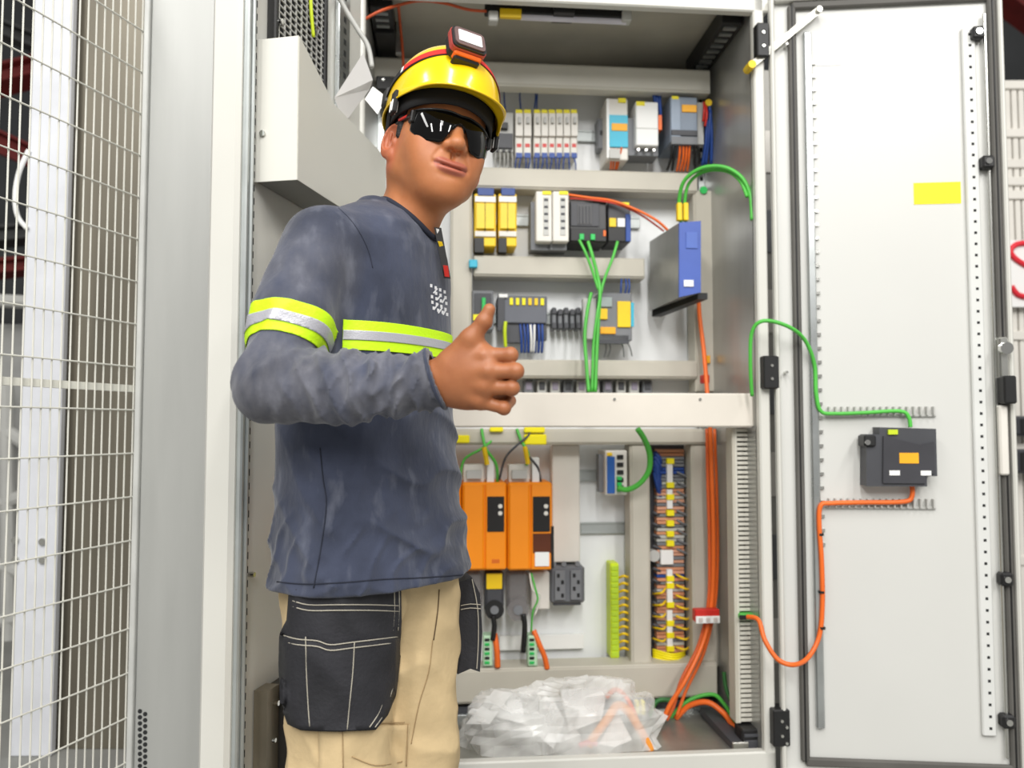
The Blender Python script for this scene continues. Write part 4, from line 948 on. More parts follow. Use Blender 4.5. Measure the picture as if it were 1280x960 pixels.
# ------------------------------------------------------------------ signed-distance modelling of the worker
class Field:
    def __init__(s, lo, hi, h):
        s.lo = np.array(lo, float); s.h = h
        s.n = np.ceil((np.array(hi) - s.lo) / h).astype(int) + 1
        s.F = np.full(s.n, 1.0, np.float32)
        s.ax = [(s.lo[k] + h * np.arange(s.n[k])).astype(np.float32) for k in range(3)]
    def sl(s, lo, hi):
        a = np.clip(np.floor((np.array(lo) - s.lo) / s.h).astype(int), 0, s.n)
        b = np.clip(np.ceil((np.array(hi) - s.lo) / s.h).astype(int) + 1, 0, s.n)
        return tuple(slice(int(i), int(j)) for i, j in zip(a, b))
    def grid(s, S): return (s.ax[0][S[0]][:, None, None], s.ax[1][S[1]][None, :, None], s.ax[2][S[2]][None, None, :])
    def comb(s, fn, lo, hi, k, op='add'):
        pad = k + 3 * s.h
        S = s.sl(np.array(lo) - pad, np.array(hi) + pad)
        if any(q.stop - q.start <= 0 for q in S): return
        b = fn(*s.grid(S)).astype(np.float32); a = s.F[S]
        if op == 'sub':
            b = -b; hh = np.maximum(k - np.abs(a - b), 0) / max(k, 1e-6); s.F[S] = np.maximum(a, b) + hh * hh * k / 4
        else:
            hh = np.maximum(k - np.abs(a - b), 0) / max(k, 1e-6); s.F[S] = np.minimum(a, b) - hh * hh * k / 4
    def cone(s, a, b, r1, r2, k=.01, op='add'):
        a = np.array(a, float); b = np.array(b, float); ba = b - a; L = max(ba @ ba, 1e-9); r = max(r1, r2)
        def fn(x, y, z):
            px, py, pz = x - a[0], y - a[1], z - a[2]
            t = np.clip((px * ba[0] + py * ba[1] + pz * ba[2]) / L, 0, 1)
            return np.sqrt((px - ba[0] * t) ** 2 + (py - ba[1] * t) ** 2 + (pz - ba[2] * t) ** 2) - (r1 + (r2 - r1) * t)
        s.comb(fn, np.minimum(a, b) - r, np.maximum(a, b) + r, k, op)
    def ell(s, c, r, k=.01, op='add', M=None):
        c = np.array(c, float); r = np.array(r, float); R_ = max(r)
        def fn(x, y, z):
            p = [x - c[0], y - c[1], z - c[2]]
            if M is not None: p = [M[i][0] * p[0] + M[i][1] * p[1] + M[i][2] * p[2] for i in range(3)]
            k0 = np.sqrt((p[0] / r[0]) ** 2 + (p[1] / r[1]) ** 2 + (p[2] / r[2]) ** 2)
            k1 = np.sqrt((p[0] / r[0] ** 2) ** 2 + (p[1] / r[1] ** 2) ** 2 + (p[2] / r[2] ** 2) ** 2)
            return k0 * (k0 - 1) / np.maximum(k1, 1e-6)
        s.comb(fn, c - R_, c + R_, k, op)
    def disp(s, fn, lo=None, hi=None):
        S = s.sl(lo, hi) if lo is not None else s.sl(s.lo, s.lo + s.n * s.h)
        s.F[S] = s.F[S] - fn(*s.grid(S)).astype(np.float32)
    def mesh(s):
        F = s.F; ins = F < 0; n = s.n
        c = [(i, j, k) for i in (0, 1) for j in (0, 1) for k in (0, 1)]
        cnt = np.zeros(n - 1, np.int8)
        for (i, j, k) in c: cnt += ins[i:n[0] - 1 + i, j:n[1] - 1 + j, k:n[2] - 1 + k]
        act = (cnt > 0) & (cnt < 8); I = np.argwhere(act)
        idm = np.full(n - 1, -1, np.int32); idm[act] = np.arange(len(I))
        val = {q: F[I[:, 0] + q[0], I[:, 1] + q[1], I[:, 2] + q[2]] for q in c}
        acc = np.zeros((len(I), 3)); num = np.zeros(len(I))
        for p in c:
            for ax in range(3):
                if p[ax]: continue
                q = list(p); q[ax] = 1; f0, f1 = val[p], val[tuple(q)]
                m = (f0 < 0) != (f1 < 0)
                t = np.where(m, f0 / np.where(m, f0 - f1, 1), 0)
                pos = np.tile(np.array(p, float), (len(I), 1)); pos[:, ax] += t
                acc += pos * m[:, None]; num += m
        V = s.lo + s.h * (I + acc / num[:, None])
        Q = []
        for ax in range(3):
            u, v = [(1, 2), (2, 0), (0, 1)][ax]
            a = [slice(None)] * 3; b = [slice(None)] * 3; a[ax] = slice(0, -1); b[ax] = slice(1, None)
            A, B = ins[tuple(a)], ins[tuple(b)]
            E = np.argwhere(A != B); E = E[(E[:, u] > 0) & (E[:, v] > 0) & (E[:, u] < n[u] - 1) & (E[:, v] < n[v] - 1)]
            fl = A[E[:, 0], E[:, 1], E[:, 2]]
            def cid(du, dv):
                e = E.copy(); e[:, u] -= du; e[:, v] -= dv; return idm[e[:, 0], e[:, 1], e[:, 2]]
            q = np.stack([cid(1, 1), cid(0, 1), cid(0, 0), cid(1, 0)], 1)
            q[~fl] = q[~fl][:, ::-1]; Q.append(q)
        return V, np.concatenate(Q)

def vmesh(name, V, Q, m, parent=None, smooth=True, off=None, **k):
    off = np.array(off if off is not None else (woff(parent) if parent else (0, 0, 0)))
    V = np.asarray(V) - off
    me = bpy.data.meshes.new(name)
    me.vertices.add(len(V)); me.vertices.foreach_set('co', V.astype(np.float32).ravel())
    Q = np.asarray(Q); nq = len(Q); w_ = Q.shape[1]
    me.loops.add(nq * w_); me.loops.foreach_set('vertex_index', Q.astype(np.int32).ravel())
    me.polygons.add(nq); me.polygons.foreach_set('loop_start', np.arange(nq, dtype=np.int32) * w_)
    me.update(calc_edges=True); me.validate()
    if smooth: me.polygons.foreach_set('use_smooth', [True] * len(me.polygons))
    me.materials.append(m)
    o = bpy.data.objects.new(name, me); COL.objects.link(o)
    WORLD[o.name] = Vector(off)
    if parent: o.parent = parent
    else: o.location = off
    return put(o, **k)

def lap(V, Q, it, lam=.5):
    """a few passes of Laplacian smoothing on a quad mesh"""
    e = np.concatenate([Q[:, [0, 1]], Q[:, [1, 2]], Q[:, [2, 3]], Q[:, [3, 0]]])
    deg = np.bincount(e.ravel(), minlength=len(V)).astype(float)
    for _ in range(it):
        S = np.zeros_like(V)
        for k in range(3):
            S[:, k] = np.bincount(e[:, 0], V[e[:, 1], k], len(V)) + np.bincount(e[:, 1], V[e[:, 0], k], len(V))
        V = V + lam * (S / deg[:, None] - V)
    return V

PO = np.array((-.24, 1.41, 0.0))          # where the worker stands
# --- head: local frame, face towards -y, his left towards +x
HC = np.array((-.137, 1.42, 1.554)); YAW, HPIT, HROL = R(27), R(2), R(10)
HM = np.array(Matrix.Rotation(YAW, 3, 'Z') @ Matrix.Rotation(HPIT, 3, 'X') @ Matrix.Rotation(HROL, 3, 'Y'))
def hw(p): return HC + HM @ np.array(p, float)
def hl(p): return HM.T @ (np.array(p, float) - HC)
NB = hl((-.205, 1.43, 1.385)); NB2 = hl((-.21, 1.44, 1.30))
hd = Field((-.12, -.15, -.34), (.12, .16, .15), .0019)
hd.ell((0, .016, .030), (.076, .094, .098), .02)
hd.ell((0, -.022, -.026), (.071, .070, .088), .035)
hd.ell((0, -.035, .035), (.063, .062, .06), .03)              # forehead
for sx in (-1, 1):
    hd.cone((sx * .050, -.002, -.060), (sx * .020, -.066, -.096), .023, .021, .035)   # jaw line
    hd.cone((sx * .052, .0, -.06), (sx * .058, .005, -.01), .018, .016, .03)
    hd.ell((sx * .036, -.058, -.026), (.030, .029, .030), .035)  # cheek
    hd.ell((sx * .030, -.070, -.062), (.024, .018, .028), .03)
    hd.cone((sx * .012, -.091, .016), (sx * .045, -.073, .018), .010, .009, .014)     # brow
    hd.ell((sx * .032, -.077, -.002), (.014, .012, .011), .006)  # closed lid under the glasses
hd.ell((0, -.074, -.100), (.027, .023, .021), .025)             # chin
hd.ell((0, -.080, -.066), (.033, .019, .028), .022)             # mouth mound
hd.cone((0, -.090, .012), (0, -.107, -.022), .0090, .0112, .014)   # nose bridge
hd.ell((0, -.110, -.0285), (.0135, .0120, .0110), .009)
for sx in (-1, 1):
    hd.ell((sx * .0145, -.098, -.0315), (.0092, .0120, .0092), .006)
    hd.ell((sx * .0080, -.1055, -.0400), (.0048, .0066, .0042), .002, 'sub')
hd.ell((0, -.0995, -.047), (.0030, .004, .008), .005, 'sub')
# lips, mouth line, philtrum and smile folds as relief on the mound
def mouth(x, y, z):
    q = lambda w_: np.clip(1 - (x / w_) ** 2, 0, 1)
    zc = -.0672 + 3.0 * x * x
    d = .0042 * q(.029) ** .6 * np.exp(-((z - zc - .0052) / .0040) ** 2) + .0054 * q(.025) ** .6 * np.exp(-((z - zc + .0062) / .0050) ** 2)
    d = d - .0044 * q(.032) ** .5 * np.exp(-((z - zc) / .0016) ** 2) - .0022 * np.exp(-((np.abs(x) - .031) / .0045) ** 2 - ((z + .0650) / .005) ** 2)
    d = d - .0016 * np.exp(-((z + .083) / .006) ** 2 - (x / .018) ** 2) - .0014 * np.exp(-(x / .0030) ** 2 - ((z + .047) / .007) ** 2)
    t = np.clip((-.030 - z) / .034, 0, 1); d = d - .0016 * np.exp(-((np.abs(x) - .019 - .017 * t) / .0035) ** 2) * (t > 0) * (t < 1) * np.sin(np.pi * t)
    return d * np.clip((-.055 - y) / .012, 0, 1)
hd.disp(mouth)
# ears
for sx in (-1, 1):
    Mx = np.array(Matrix.Rotation(sx * R(-34), 3, 'Z') @ Matrix.Rotation(R(10), 3, 'X')).T
    en = np.array((.83 * sx, -.56, 0)); ec = np.array((sx * .0840, -.003, -.020))
    hd.ell(ec, (.0078, .0195, .0325), .005, M=Mx)
    hd.ell(ec + en * .0045 + np.array((0, -.001, .005)), (.0088, .0135, .0230), .0012, 'sub', M=Mx)
    hd.cone(ec + en * .0010 + np.array((0, .003, .014)), ec + en * .0010 + np.array((0, .005, -.008)), .0026, .0024, .0015)
    hd.ell(ec + en * .003 + np.array((-sx * .006, -.010, -.004)), (.005, .005, .008), .003)
    hd.ell(ec + np.array((-sx * .004, -.005, -.027)), (.0065, .009, .010), .007)
# neck
hd.cone((0, .035, -.045), NB, .052, .056, .03)
hd.cone(NB, NB2, .056, .052, .03)
hd.cone((0, -.035, -.085), NB + np.array((0, -.02, 0)), .030, .040, .035)
for sx in (-1, 1): hd.cone((sx * .052, .025, -.04), NB + np.array((sx * .012, -.045, -.01)), .014, .012, .02)
hv, hq = hd.mesh(); hv = lap(hv, hq, 1)
# skin's own colours such as lips and brows, plus a painted mouth shadow
def colour_head(V):
    col = np.tile(np.array(lin((188, 120, 76))), (len(V), 1))
    lip = np.array(lin((172, 92, 80))); x, y, z = V.T
    zc = -.0672 + 3.0 * x * x
    w_ = np.clip(1.25 - np.sqrt((x / .029) ** 4 + ((z - zc) / .0115) ** 2), 0, .25) * 4 * (y < -.07)
    col = col * (1 - .75 * w_[:, None]) + lip * .75 * w_[:, None]
    w_ = np.exp(-((z - zc) / .0014) ** 2) * (np.abs(x) < .030) * (y < -.07); col = col * (1 - .6 * w_[:, None]) + np.array(lin((92, 44, 40))) * .6 * w_[:, None]  # shadow in the gap between the lips, painted as a dark line
    for sx in (-1, 1):
        b = np.clip((1.2 - np.sqrt(((x - sx * .031) / .021) ** 2 + ((z - .022) / .0045) ** 2)) * 3, 0, 1) * (y < -.05)
        col = col * (1 - .85 * b[:, None]) + np.array(lin((34, 24, 20))) * .85 * b[:, None]
    ear = np.clip((np.abs(x) - .074) / .006, 0, 1); col = col * (1 - .5 * ear[:, None]) + np.array(lin((186, 92, 68))) * .5 * ear[:, None]
    ch = np.exp(-(((np.abs(x) - .04) / .022) ** 2 + ((z + .03) / .025) ** 2)) * (y < -.03); col = col * (1 - .25 * ch[:, None]) + np.array(lin((200, 116, 80))) * .25 * ch[:, None]
    return col
hcol = colour_head(hv)
hvw = HC + hv @ HM.T

# --- right hand and forearm (bare), thumb up
def J(px, py, Y): return np.array(P(px, py, Y))
EL = J(338, 480, 1.175); WR = J(556, 476, 1.15)
fh = Field((-.155, 1.06, .99), (.04, 1.24, 1.27), .0016)
fh.cone(J(500, 474, 1.155), WR, .030, .0265, .01)
fh.cone(WR, J(585, 468, 1.145), .0265, .029, .02)
mc = [J(607, 444, 1.118), J(612, 464, 1.112), J(608, 484, 1.118), J(601, 502, 1.128)]
base = [J(570, 455, 1.142), J(570, 466, 1.14), J(570, 478, 1.142), J(572, 490, 1.146)]
for a, b, r in zip(base, mc, (.0165, .0165, .0155, .015)): fh.cone(a, b, r + .004, r - .003, .022)
fh.ell(J(588, 470, 1.15), (.034, .018, .044), .02)
pip = [J(638, 444, 1.112), J(645, 464, 1.106), J(640, 485, 1.112), J(630, 510, 1.122)]
dip = [J(634, 449, 1.150), J(640, 468, 1.146), J(635, 488, 1.150), J(638, 501, 1.150)]
tip = [J(612, 455, 1.166), J(616, 472, 1.164), J(613, 489, 1.166), J(622, 500, 1.168)]
fr_ = (.0105, .0108, .0102, .0092)
for a, b, c, d, r in zip(mc, pip, dip, tip, fr_):
    fh.cone(a, b, r + .001, r - .0004, .003); fh.cone(b, c, r, r - .001, .002); fh.cone(c, d, r - .001, r - .002, .002)
    fh.ell(a + np.array((-.002, -.0045, 0)), (.010, .007, .009), .008)                # knuckle
    fh.ell(b + np.array((0, -.001, 0)), (r + .0006, r + .0006, r + .0012), .003)
# thumb
cm = J(572, 452, 1.136); tm = J(588, 424, 1.120); ti = J(605, 402, 1.114); tt = J(611.5, 387, 1.112)
fh.cone(cm, tm, .0195, .0145, .018); fh.cone(tm, ti, .0135, .0108, .008); fh.cone(ti, tt, .0108, .0088, .004)
fh.ell(ti, (.0112, .0112, .0112), .004); fh.cone(J(586, 432, 1.135), J(604, 440, 1.135), .012, .010, .02)
nailc = tt + np.array((.002, -.0065, .0))
# tendons
for a, b in zip(base, mc): fh.cone(a + np.array((0, -.0125, 0)), b + np.array((-.004, -.0095, 0)), .0032, .003, .010)
gv, gq = fh.mesh(); gv = lap(gv, gq, 2)
gcol = np.tile(np.array(lin((168, 106, 68))), (len(gv), 1))
for b in pip:
    w_ = np.exp(-((gv - b) ** 2).sum(1) / .009 ** 2); gcol = gcol * (1 - .3 * w_[:, None]) + np.array(lin((150, 84, 58))) * .3 * w_[:, None]
# --- hidden body under the clothes, coarse
bd = Field((-.5, 1.15, .05), (.0, 1.72, 1.45), .012)
bd.cone((-.25, 1.425, .85), (-.25, 1.42, 1.0), .085, .085, .05); bd.cone((-.25, 1.42, 1.0), (-.25, 1.425, 1.27), .085, .070, .05)
SH = np.array((-.312, 1.278, 1.345)); SHF = np.array((-.205, 1.585, 1.37))
bd.cone(SH, SHF, .05, .05, .04); bd.cone(SH, EL, .046, .038, .02); bd.cone(EL, J(510, 474, 1.155), .036, .029, .02)
bd.cone(SHF, (-.235, 1.645, 1.10), .044, .036, .02); bd.cone((-.235, 1.645, 1.10), (-.215, 1.60, .86), .034, .026, .02)
bd.cone((-.292, 1.345, .84), (-.30, 1.35, .48), .072, .05, .03); bd.cone((-.30, 1.35, .48), (-.30, 1.37, .09), .05, .036, .03)
bd.cone((-.195, 1.475, .84), (-.185, 1.47, .48), .072, .05, .03); bd.cone((-.185, 1.47, .48), (-.19, 1.49, .09), .05, .036, .03)
bd.cone(HC + HM @ NB, (-.23, 1.43, 1.30), .05, .06, .03)
bv, bq = bd.mesh()
BV = np.concatenate([hvw, gv, bv]); BQ = np.concatenate([hq, gq + len(hvw), bq + len(hvw) + len(gv)])
BC = np.concatenate([hcol, gcol, np.tile(np.array(lin((168, 106, 68))), (len(bv), 1))])
def skin_mat():
    m = bpy.data.materials.new('tan skin'); m.use_nodes = True; nt = m.node_tree; b = nt.nodes['Principled BSDF']
    at = nt.nodes.new('ShaderNodeAttribute'); at.attribute_name = 'skin_tone'
    tc = nt.nodes.new('ShaderNodeTexCoord'); nz = nt.nodes.new('ShaderNodeTexNoise'); nz.inputs['Scale'].default_value = 35; nz.inputs['Detail'].default_value = 4
    nt.links.new(tc.outputs['Object'], nz.inputs['Vector'])
    mx = nt.nodes.new('ShaderNodeMix'); mx.data_type = 'RGBA'; mx.blend_type = 'MULTIPLY'; mx.inputs[0].default_value = .35
    rp = nt.nodes.new('ShaderNodeValToRGB'); rp.color_ramp.elements[0].color = (.72, .62, .58, 1); rp.color_ramp.elements[1].color = (1, 1, 1, 1); rp.color_ramp.elements[0].position = .35; rp.color_ramp.elements[1].position = .6
    nt.links.new(nz.outputs[0], rp.inputs[0]); nt.links.new(at.outputs['Color'], mx.inputs[6]); nt.links.new(rp.outputs[0], mx.inputs[7]); nt.links.new(mx.outputs[2], b.inputs['Base Color'])
    b.inputs['Roughness'].default_value = .46; b.inputs['Subsurface Weight'].default_value = .15; b.inputs['Subsurface Radius'].default_value = (.01, .004, .002); b.inputs['Subsurface Scale'].default_value = .4
    n2 = nt.nodes.new('ShaderNodeTexNoise'); n2.inputs['Scale'].default_value = 260; nt.links.new(tc.outputs['Object'], n2.inputs['Vector'])
    bp = nt.nodes.new('ShaderNodeBump'); bp.inputs['Strength'].default_value = .12; bp.inputs['Distance'].default_value = .001
    nt.links.new(n2.outputs[0], bp.inputs['Height']); nt.links.new(bp.outputs[0], b.inputs['Normal'])
    return m
SKIN = skin_mat()
person = vmesh('person', BV, BQ, SKIN, off=PO, label='worker in yellow helmet, dark sunglasses and navy shirt giving a thumbs up', cat='person')
at = person.data.color_attributes.new('skin_tone', 'FLOAT_COLOR', 'POINT')
at.data.foreach_set('color', np.concatenate([BC, np.ones((len(BC), 1))], 1).astype(np.float32).ravel())
# thumb nail
nb = MB()
# --- hair below the helmet
HAIR = mat('black hair', (22, 18, 17), .55, var=.2, scale=120, bump=.6, bscale=300)
hr = Field((-.10, -.10, -.12), (.10, .13, .11), .003)
hr.ell((0, .018, .030), (.082, .097, .101), .01)
hr.cone((0, .085, -.02), (0, .080, -.06), .030, .018, .03)
for sx in (-1, 1): hr.cone((sx * .070, .03, .0), (sx * .052, .055, -.055), .014, .012, .02); hr.cone((sx * .072, -.026, .035), (sx * .0755, -.022, -.014), .013, .007, .006)
rv, rq = hr.mesh(); rv = lap(rv, rq, 1)
x, y, z = rv.T
def sst(a, b, v): t = np.clip((v - a) / (b - a), 0, 1); return t * t * (3 - 2 * t)
cut = .042 - .040 * sst(-.042, -.034, y) - .022 * np.exp(-((y + .024) / .012) ** 2) * (np.abs(x) > .05) - .082 * sst(.018, .034, y)
keep = z > cut
rq = rq[keep[rq].all(1)]
vmesh('hair', HC + rv @ HM.T, rq, HAIR, person)

# --- shirt
def fbm(x, y, z, f, seed):
    r_ = np.random.RandomState(seed); o = 0
    for k in range(5):
        v = r_.normal(size=3); v /= np.linalg.norm(v); o = o + np.sin(f * (1 + .35 * k) * (v[0] * x + v[1] * y + v[2] * z) + r_.uniform(0, 6.28))
    return o / 5
TZ = np.array([.770, .82, .90, 1.00, 1.10, 1.20, 1.30, 1.36, 1.395, 1.42, 1.44])
TA = np.array([.140, .137, .130, .124, .121, .122, .120, .112, .095, .070, .035])
TB = np.array([.180, .178, .172, .170, .172, .176, .174, .158, .130, .092, .045])
TX = np.array([-.243, -.243, -.246, -.250, -.252, -.254, -.252, -.244, -.235, -.230, -.225])
TY = np.array([1.405, 1.405, 1.408, 1.412, 1.416, 1.42, 1.424, 1.426, 1.427, 1.43, 1.43])
TT = np.radians([38, 38, 36, 33, 30, 27, 24, 22, 21, 20, 20])
def torso(grow=0.0):
    def fn(x, y, z):
        a = np.interp(z, TZ, TA) + grow; b = np.interp(z, TZ, TB) + grow; cx = np.interp(z, TZ, TX); cy = np.interp(z, TZ, TY); th = np.interp(z, TZ, TT)
        dx, dy = x - cx, y - cy
        u = dx * np.cos(th) - dy * np.sin(th); v = -dx * np.sin(th) - dy * np.cos(th)
        e = 2.35
        q = (np.abs(u / a) ** e + np.abs(v / b) ** e) ** (1 / e)
        d = (q - 1) * np.minimum(a, b) * .92
        return np.maximum(np.maximum(d, TZ[0] - z), z - TZ[-1])
    return fn
sf = Field((-.47, 1.06, .74), (.02, 1.73, 1.50), .0032)
sf.comb(torso(), (-.46, 1.2, .75), (.0, 1.66, 1.47), .01)
sf.cone((-.250, 1.39, 1.388), SH + np.array((.025, .03, .006)), .050, .046, .05)
sf.cone((-.22, 1.47, 1.385), SHF + np.array((0, -.02, .005)), .050, .050, .05)
CU = J(549, 475, 1.151)
UA = EL - SH
sf.cone(SH, SH + UA * .55, .057, .061, .035)
sf.cone(SH + UA * .55, EL + np.array((.004, .006, .0)), .059, .052, .02)
sf.cone(EL + np.array((.0, .002, -.004)), EL + (CU - EL) * .45 + np.array((0, 0, -.009)), .053, .051, .02)
sf.cone(EL + (CU - EL) * .45 + np.array((0, 0, -.009)), CU, .051, .041, .02)
sf.cone(SHF, (-.235, 1.645, 1.10), .060, .048, .03); sf.cone((-.235, 1.645, 1.10), (-.215, 1.60, .86), .048, .038, .02)
# folds
FD = (CU - EL) / np.linalg.norm(CU - EL); FLn = np.linalg.norm(CU - EL)
UD = UA / np.linalg.norm(UA); ULn = np.linalg.norm(UA)
def ridge(t): return (1 - np.abs(np.sin(t))) ** 1.6 * 1.6 - .5
def crease(x, y, z, dr, f, seed, spread=.38):
    """wandering sharp crests whose lines run across the direction dr"""
    r_ = np.random.RandomState(seed); o = 0; dr = np.array(dr) / np.linalg.norm(dr)
    for k in range(7):
        v = dr + r_.normal(size=3) * spread; v /= np.linalg.norm(v); ff = f * r_.uniform(.55, 1.45)
        o = o + np.sin(ff * (v[0] * x + v[1] * y + v[2] * z) + r_.uniform(0, 6.28))
    o = np.abs(o / 2.6)
    return np.clip(1 - o, 0, 1) ** 1.7 - .3
def folds(x, y, z):
    px, py, pz = x - EL[0], y - EL[1], z - EL[2]
    s_ = px * FD[0] + py * FD[1] + pz * FD[2]
    qx, qy, qz = px - s_ * FD[0], py - s_ * FD[1], pz - s_ * FD[2]
    rad = np.sqrt(qx ** 2 + qy ** 2 + qz ** 2)
    inarm = np.clip((.075 - rad) / .02, 0, 1) * np.clip((s_ + .03) / .05, 0, 1) * np.clip((FLn + .01 - s_) / .02, 0, 1)
    w1 = s_ * 190 + qz * (36 + 46 * np.sin(s_ * 21)) + qy * 20 + 2.2 * fbm(x, y, z, 38, 5)
    w2 = s_ * 120 - qz * 75 + 2.2 * fbm(x, y, z, 30, 9)
    pat = .55 + .45 * fbm(x, y, z, 24, 3)
    d = inarm * (.0075 * crease(x, y, z, (.95, .1, -.25), 150, 61) * np.clip(.2 + s_ / FLn, 0, 1) + .0080 * ridge(w1 / 2) * pat + .0060 * ridge(w2 / 2) * (1 - pat * .5)) * np.clip(.35 + s_ / FLn, .3, 1.0)
    ux, uy, uz = x - SH[0], y - SH[1], z - SH[2]
    t_ = ux * UD[0] + uy * UD[1] + uz * UD[2]
    r2 = np.sqrt((ux - t_ * UD[0]) ** 2 + (uy - t_ * UD[1]) ** 2 + (uz - t_ * UD[2]) ** 2)
    inup = np.clip((.085 - r2) / .02, 0, 1) * np.clip((t_ - .02) / .08, 0, 1) * np.clip((ULn + .03 - t_) / .03, 0, 1)
    d = d + inup * (.0050 * fbm(x, y, z * .55, 62, 21) + .006 * ridge(t_ * 42 + ux * 46 + 1.8 * fbm(x, y, z, 25, 8)) * np.clip(t_ / ULn - .3, 0, 1))
    # torso: drags running down to the front hem, strongest over the belly, none on the chest
    body = (1 - np.maximum(inarm, inup)) * np.clip((1.16 - z) / .12, 0, 1)
    dg = crease(x, y, z, (.62, -.10, .78), 58, 31)
    dg2 = crease(x, y, z, (.95, -.2, -.25), 80, 12)
    am = .35 + .65 * np.clip((x + .36) / .2, 0, 1)
    d = d + body * (.0085 * dg * am + .0050 * dg2 * np.clip((1.0 - z) / .2, 0, 1) + .0030 * fbm(x, y, z, 30, 44))
    up = np.clip((z - 1.22) / .1, 0, 1) * (1 - inarm); d = d + up * .0022 * fbm(x, y, z, 40, 51)
    return d
sf.disp(folds)
HEM = .788
sf.comb(lambda x, y, z: z - HEM - .012 * (x + .25) + 0 * x * y, (-.46, 1.1, .74), (0, 1.7, HEM), .004, 'sub')
# open the cuff
sf.cone(CU - FD * .012, CU + FD * .09, .0345, .034, .003, 'sub')
sf.comb(lambda x, y, z: np.where(np.abs((x - CU[0]) ** 2 + (y - CU[1]) ** 2 + (z - CU[2]) ** 2) < .09 ** 2, -((x - CU[0]) * (FD[0]) + (y - CU[1]) * FD[1] + (z - CU[2]) * (FD[2] + .33)) , 1.0), CU - .1, CU + .1, .001, 'sub')
nbw = HC + HM @ NB
sv, sq = sf.mesh(); sv = lap(sv, sq, 1)
def shirt_mat():
    m = bpy.data.materials.new('washed navy cotton'); m.use_nodes = True; nt = m.node_tree; b = nt.nodes['Principled BSDF']
    tc = nt.nodes.new('ShaderNodeTexCoord')
    def noise(sc, det, stretch=None):
        n_ = nt.nodes.new('ShaderNodeTexNoise'); n_.inputs['Scale'].default_value = sc; n_.inputs['Detail'].default_value = det
        if stretch:
            mp = nt.nodes.new('ShaderNodeMapping'); mp.inputs['Scale'].default_value = stretch; nt.links.new(tc.outputs['Object'], mp.inputs[0]); nt.links.new(mp.outputs[0], n_.inputs['Vector'])
        else: nt.links.new(tc.outputs['Object'], n_.inputs['Vector'])
        return n_
    a = noise(9, 6); c = noise(34, 5, (1, 1, .4)); d = noise(500, 2)
    r1 = nt.nodes.new('ShaderNodeValToRGB'); e = r1.color_ramp.elements
    e[0].position = .32; e[0].color = (*lin((40, 46, 64)), 1); e[1].position = .72; e[1].color = (*lin((66, 73, 95)), 1)
    nt.links.new(a.outputs[0], r1.inputs[0])
    du = nt.nodes.new('ShaderNodeAttribute'); du.attribute_name = 'dust'
    dm_ = nt.nodes.new('ShaderNodeMath'); dm_.operation = 'MULTIPLY'; nt.links.new(du.outputs['Fac'], dm_.inputs[0])
    dr_ = nt.nodes.new('ShaderNodeMapRange'); dr_.inputs['From Min'].default_value = .2; dr_.inputs['From Max'].default_value = .75; nt.links.new(c.outputs[0], dr_.inputs[0]); nt.links.new(dr_.outputs[0], dm_.inputs[1])
    d2 = nt.nodes.new('ShaderNodeMix'); d2.data_type = 'RGBA'; nt.links.new(dm_.outputs[0], d2.inputs[0]); nt.links.new(r1.outputs[0], d2.inputs[6]); d2.inputs[7].default_value = (*lin((120, 119, 124)), 1)
    r2 = nt.nodes.new('ShaderNodeValToRGB'); e = r2.color_ramp.elements
    e[0].position = .56; e[0].color = (0, 0, 0, 1); e[1].position = .80; e[1].color = (.5, .5, .5, 1); nt.links.new(c.outputs[0], r2.inputs[0])
    mx = nt.nodes.new('ShaderNodeMix'); mx.data_type = 'RGBA'; nt.links.new(r2.outputs[0], mx.inputs[0]); nt.links.new(d2.outputs[2], mx.inputs[6]); mx.inputs[7].default_value = (*lin((116, 120, 134)), 1)
    nt.links.new(mx.outputs[2], b.inputs['Base Color'])
    b.inputs['Roughness'].default_value = .88; b.inputs['Sheen Weight'].default_value = .25; b.inputs['Sheen Roughness'].default_value = .5
    wv = noise(55, 5, (1, 1, .5)); bp = nt.nodes.new('ShaderNodeBump'); bp.inputs['Strength'].default_value = .35; bp.inputs['Distance'].default_value = .006
    nt.links.new(wv.outputs[0], bp.inputs['Height'])
    b2 = nt.nodes.new('ShaderNodeBump'); b2.inputs['Strength'].default_value = .15; b2.inputs['Distance'].default_value = .001
    nt.links.new(d.outputs[0], b2.inputs['Height']); nt.links.new(bp.outputs[0], b2.inputs['Normal']); nt.links.new(b2.outputs[0], b.inputs['Normal'])
    return m
SHIRT = shirt_mat()
shirt = vmesh('shirt', sv, sq, SHIRT, person, label='dusty navy long sleeved work shirt with reflective tape')

# patches cut from the shirt surface: planes keep the half space (p - co).n > 0
def patch(V, Q, mask, planes, offs, name, m, parent, th=.0012):
    bm = bmesh.new(); Qm = Q[mask[Q].all(1)]
    used = np.unique(Qm); mp = {int(u): bm.verts.new(V[u]) for u in used}
    bm.verts.ensure_lookup_table()
    for q in Qm:
        try: bm.faces.new([mp[int(i)] for i in q])
        except ValueError: pass
    for co, no in planes:
        bmesh.ops.bisect_plane(bm, geom=bm.verts[:] + bm.edges[:] + bm.faces[:], plane_co=co, plane_no=no, clear_inner=True)
    bm.normal_update()
    for v in bm.verts: v.co = v.co + v.normal * offs
    off = woff(parent)
    for v in bm.verts: v.co -= off
    me = bpy.data.meshes.new(name); bm.to_mesh(me); bm.free(); me.materials.append(m)
    me.polygons.foreach_set('use_smooth', [True] * len(me.polygons))
    o = bpy.data.objects.new(name, me); COL.objects.link(o); o.parent = parent; WORLD[o.name] = off
    md = o.modifiers.new('cloth', 'SOLIDIFY'); md.thickness = th; md.offset = 1
    return o
HIVIS = mat('fluorescent lime tape', (206, 255, 20), .6, var=.02, bump=.2, bscale=200)
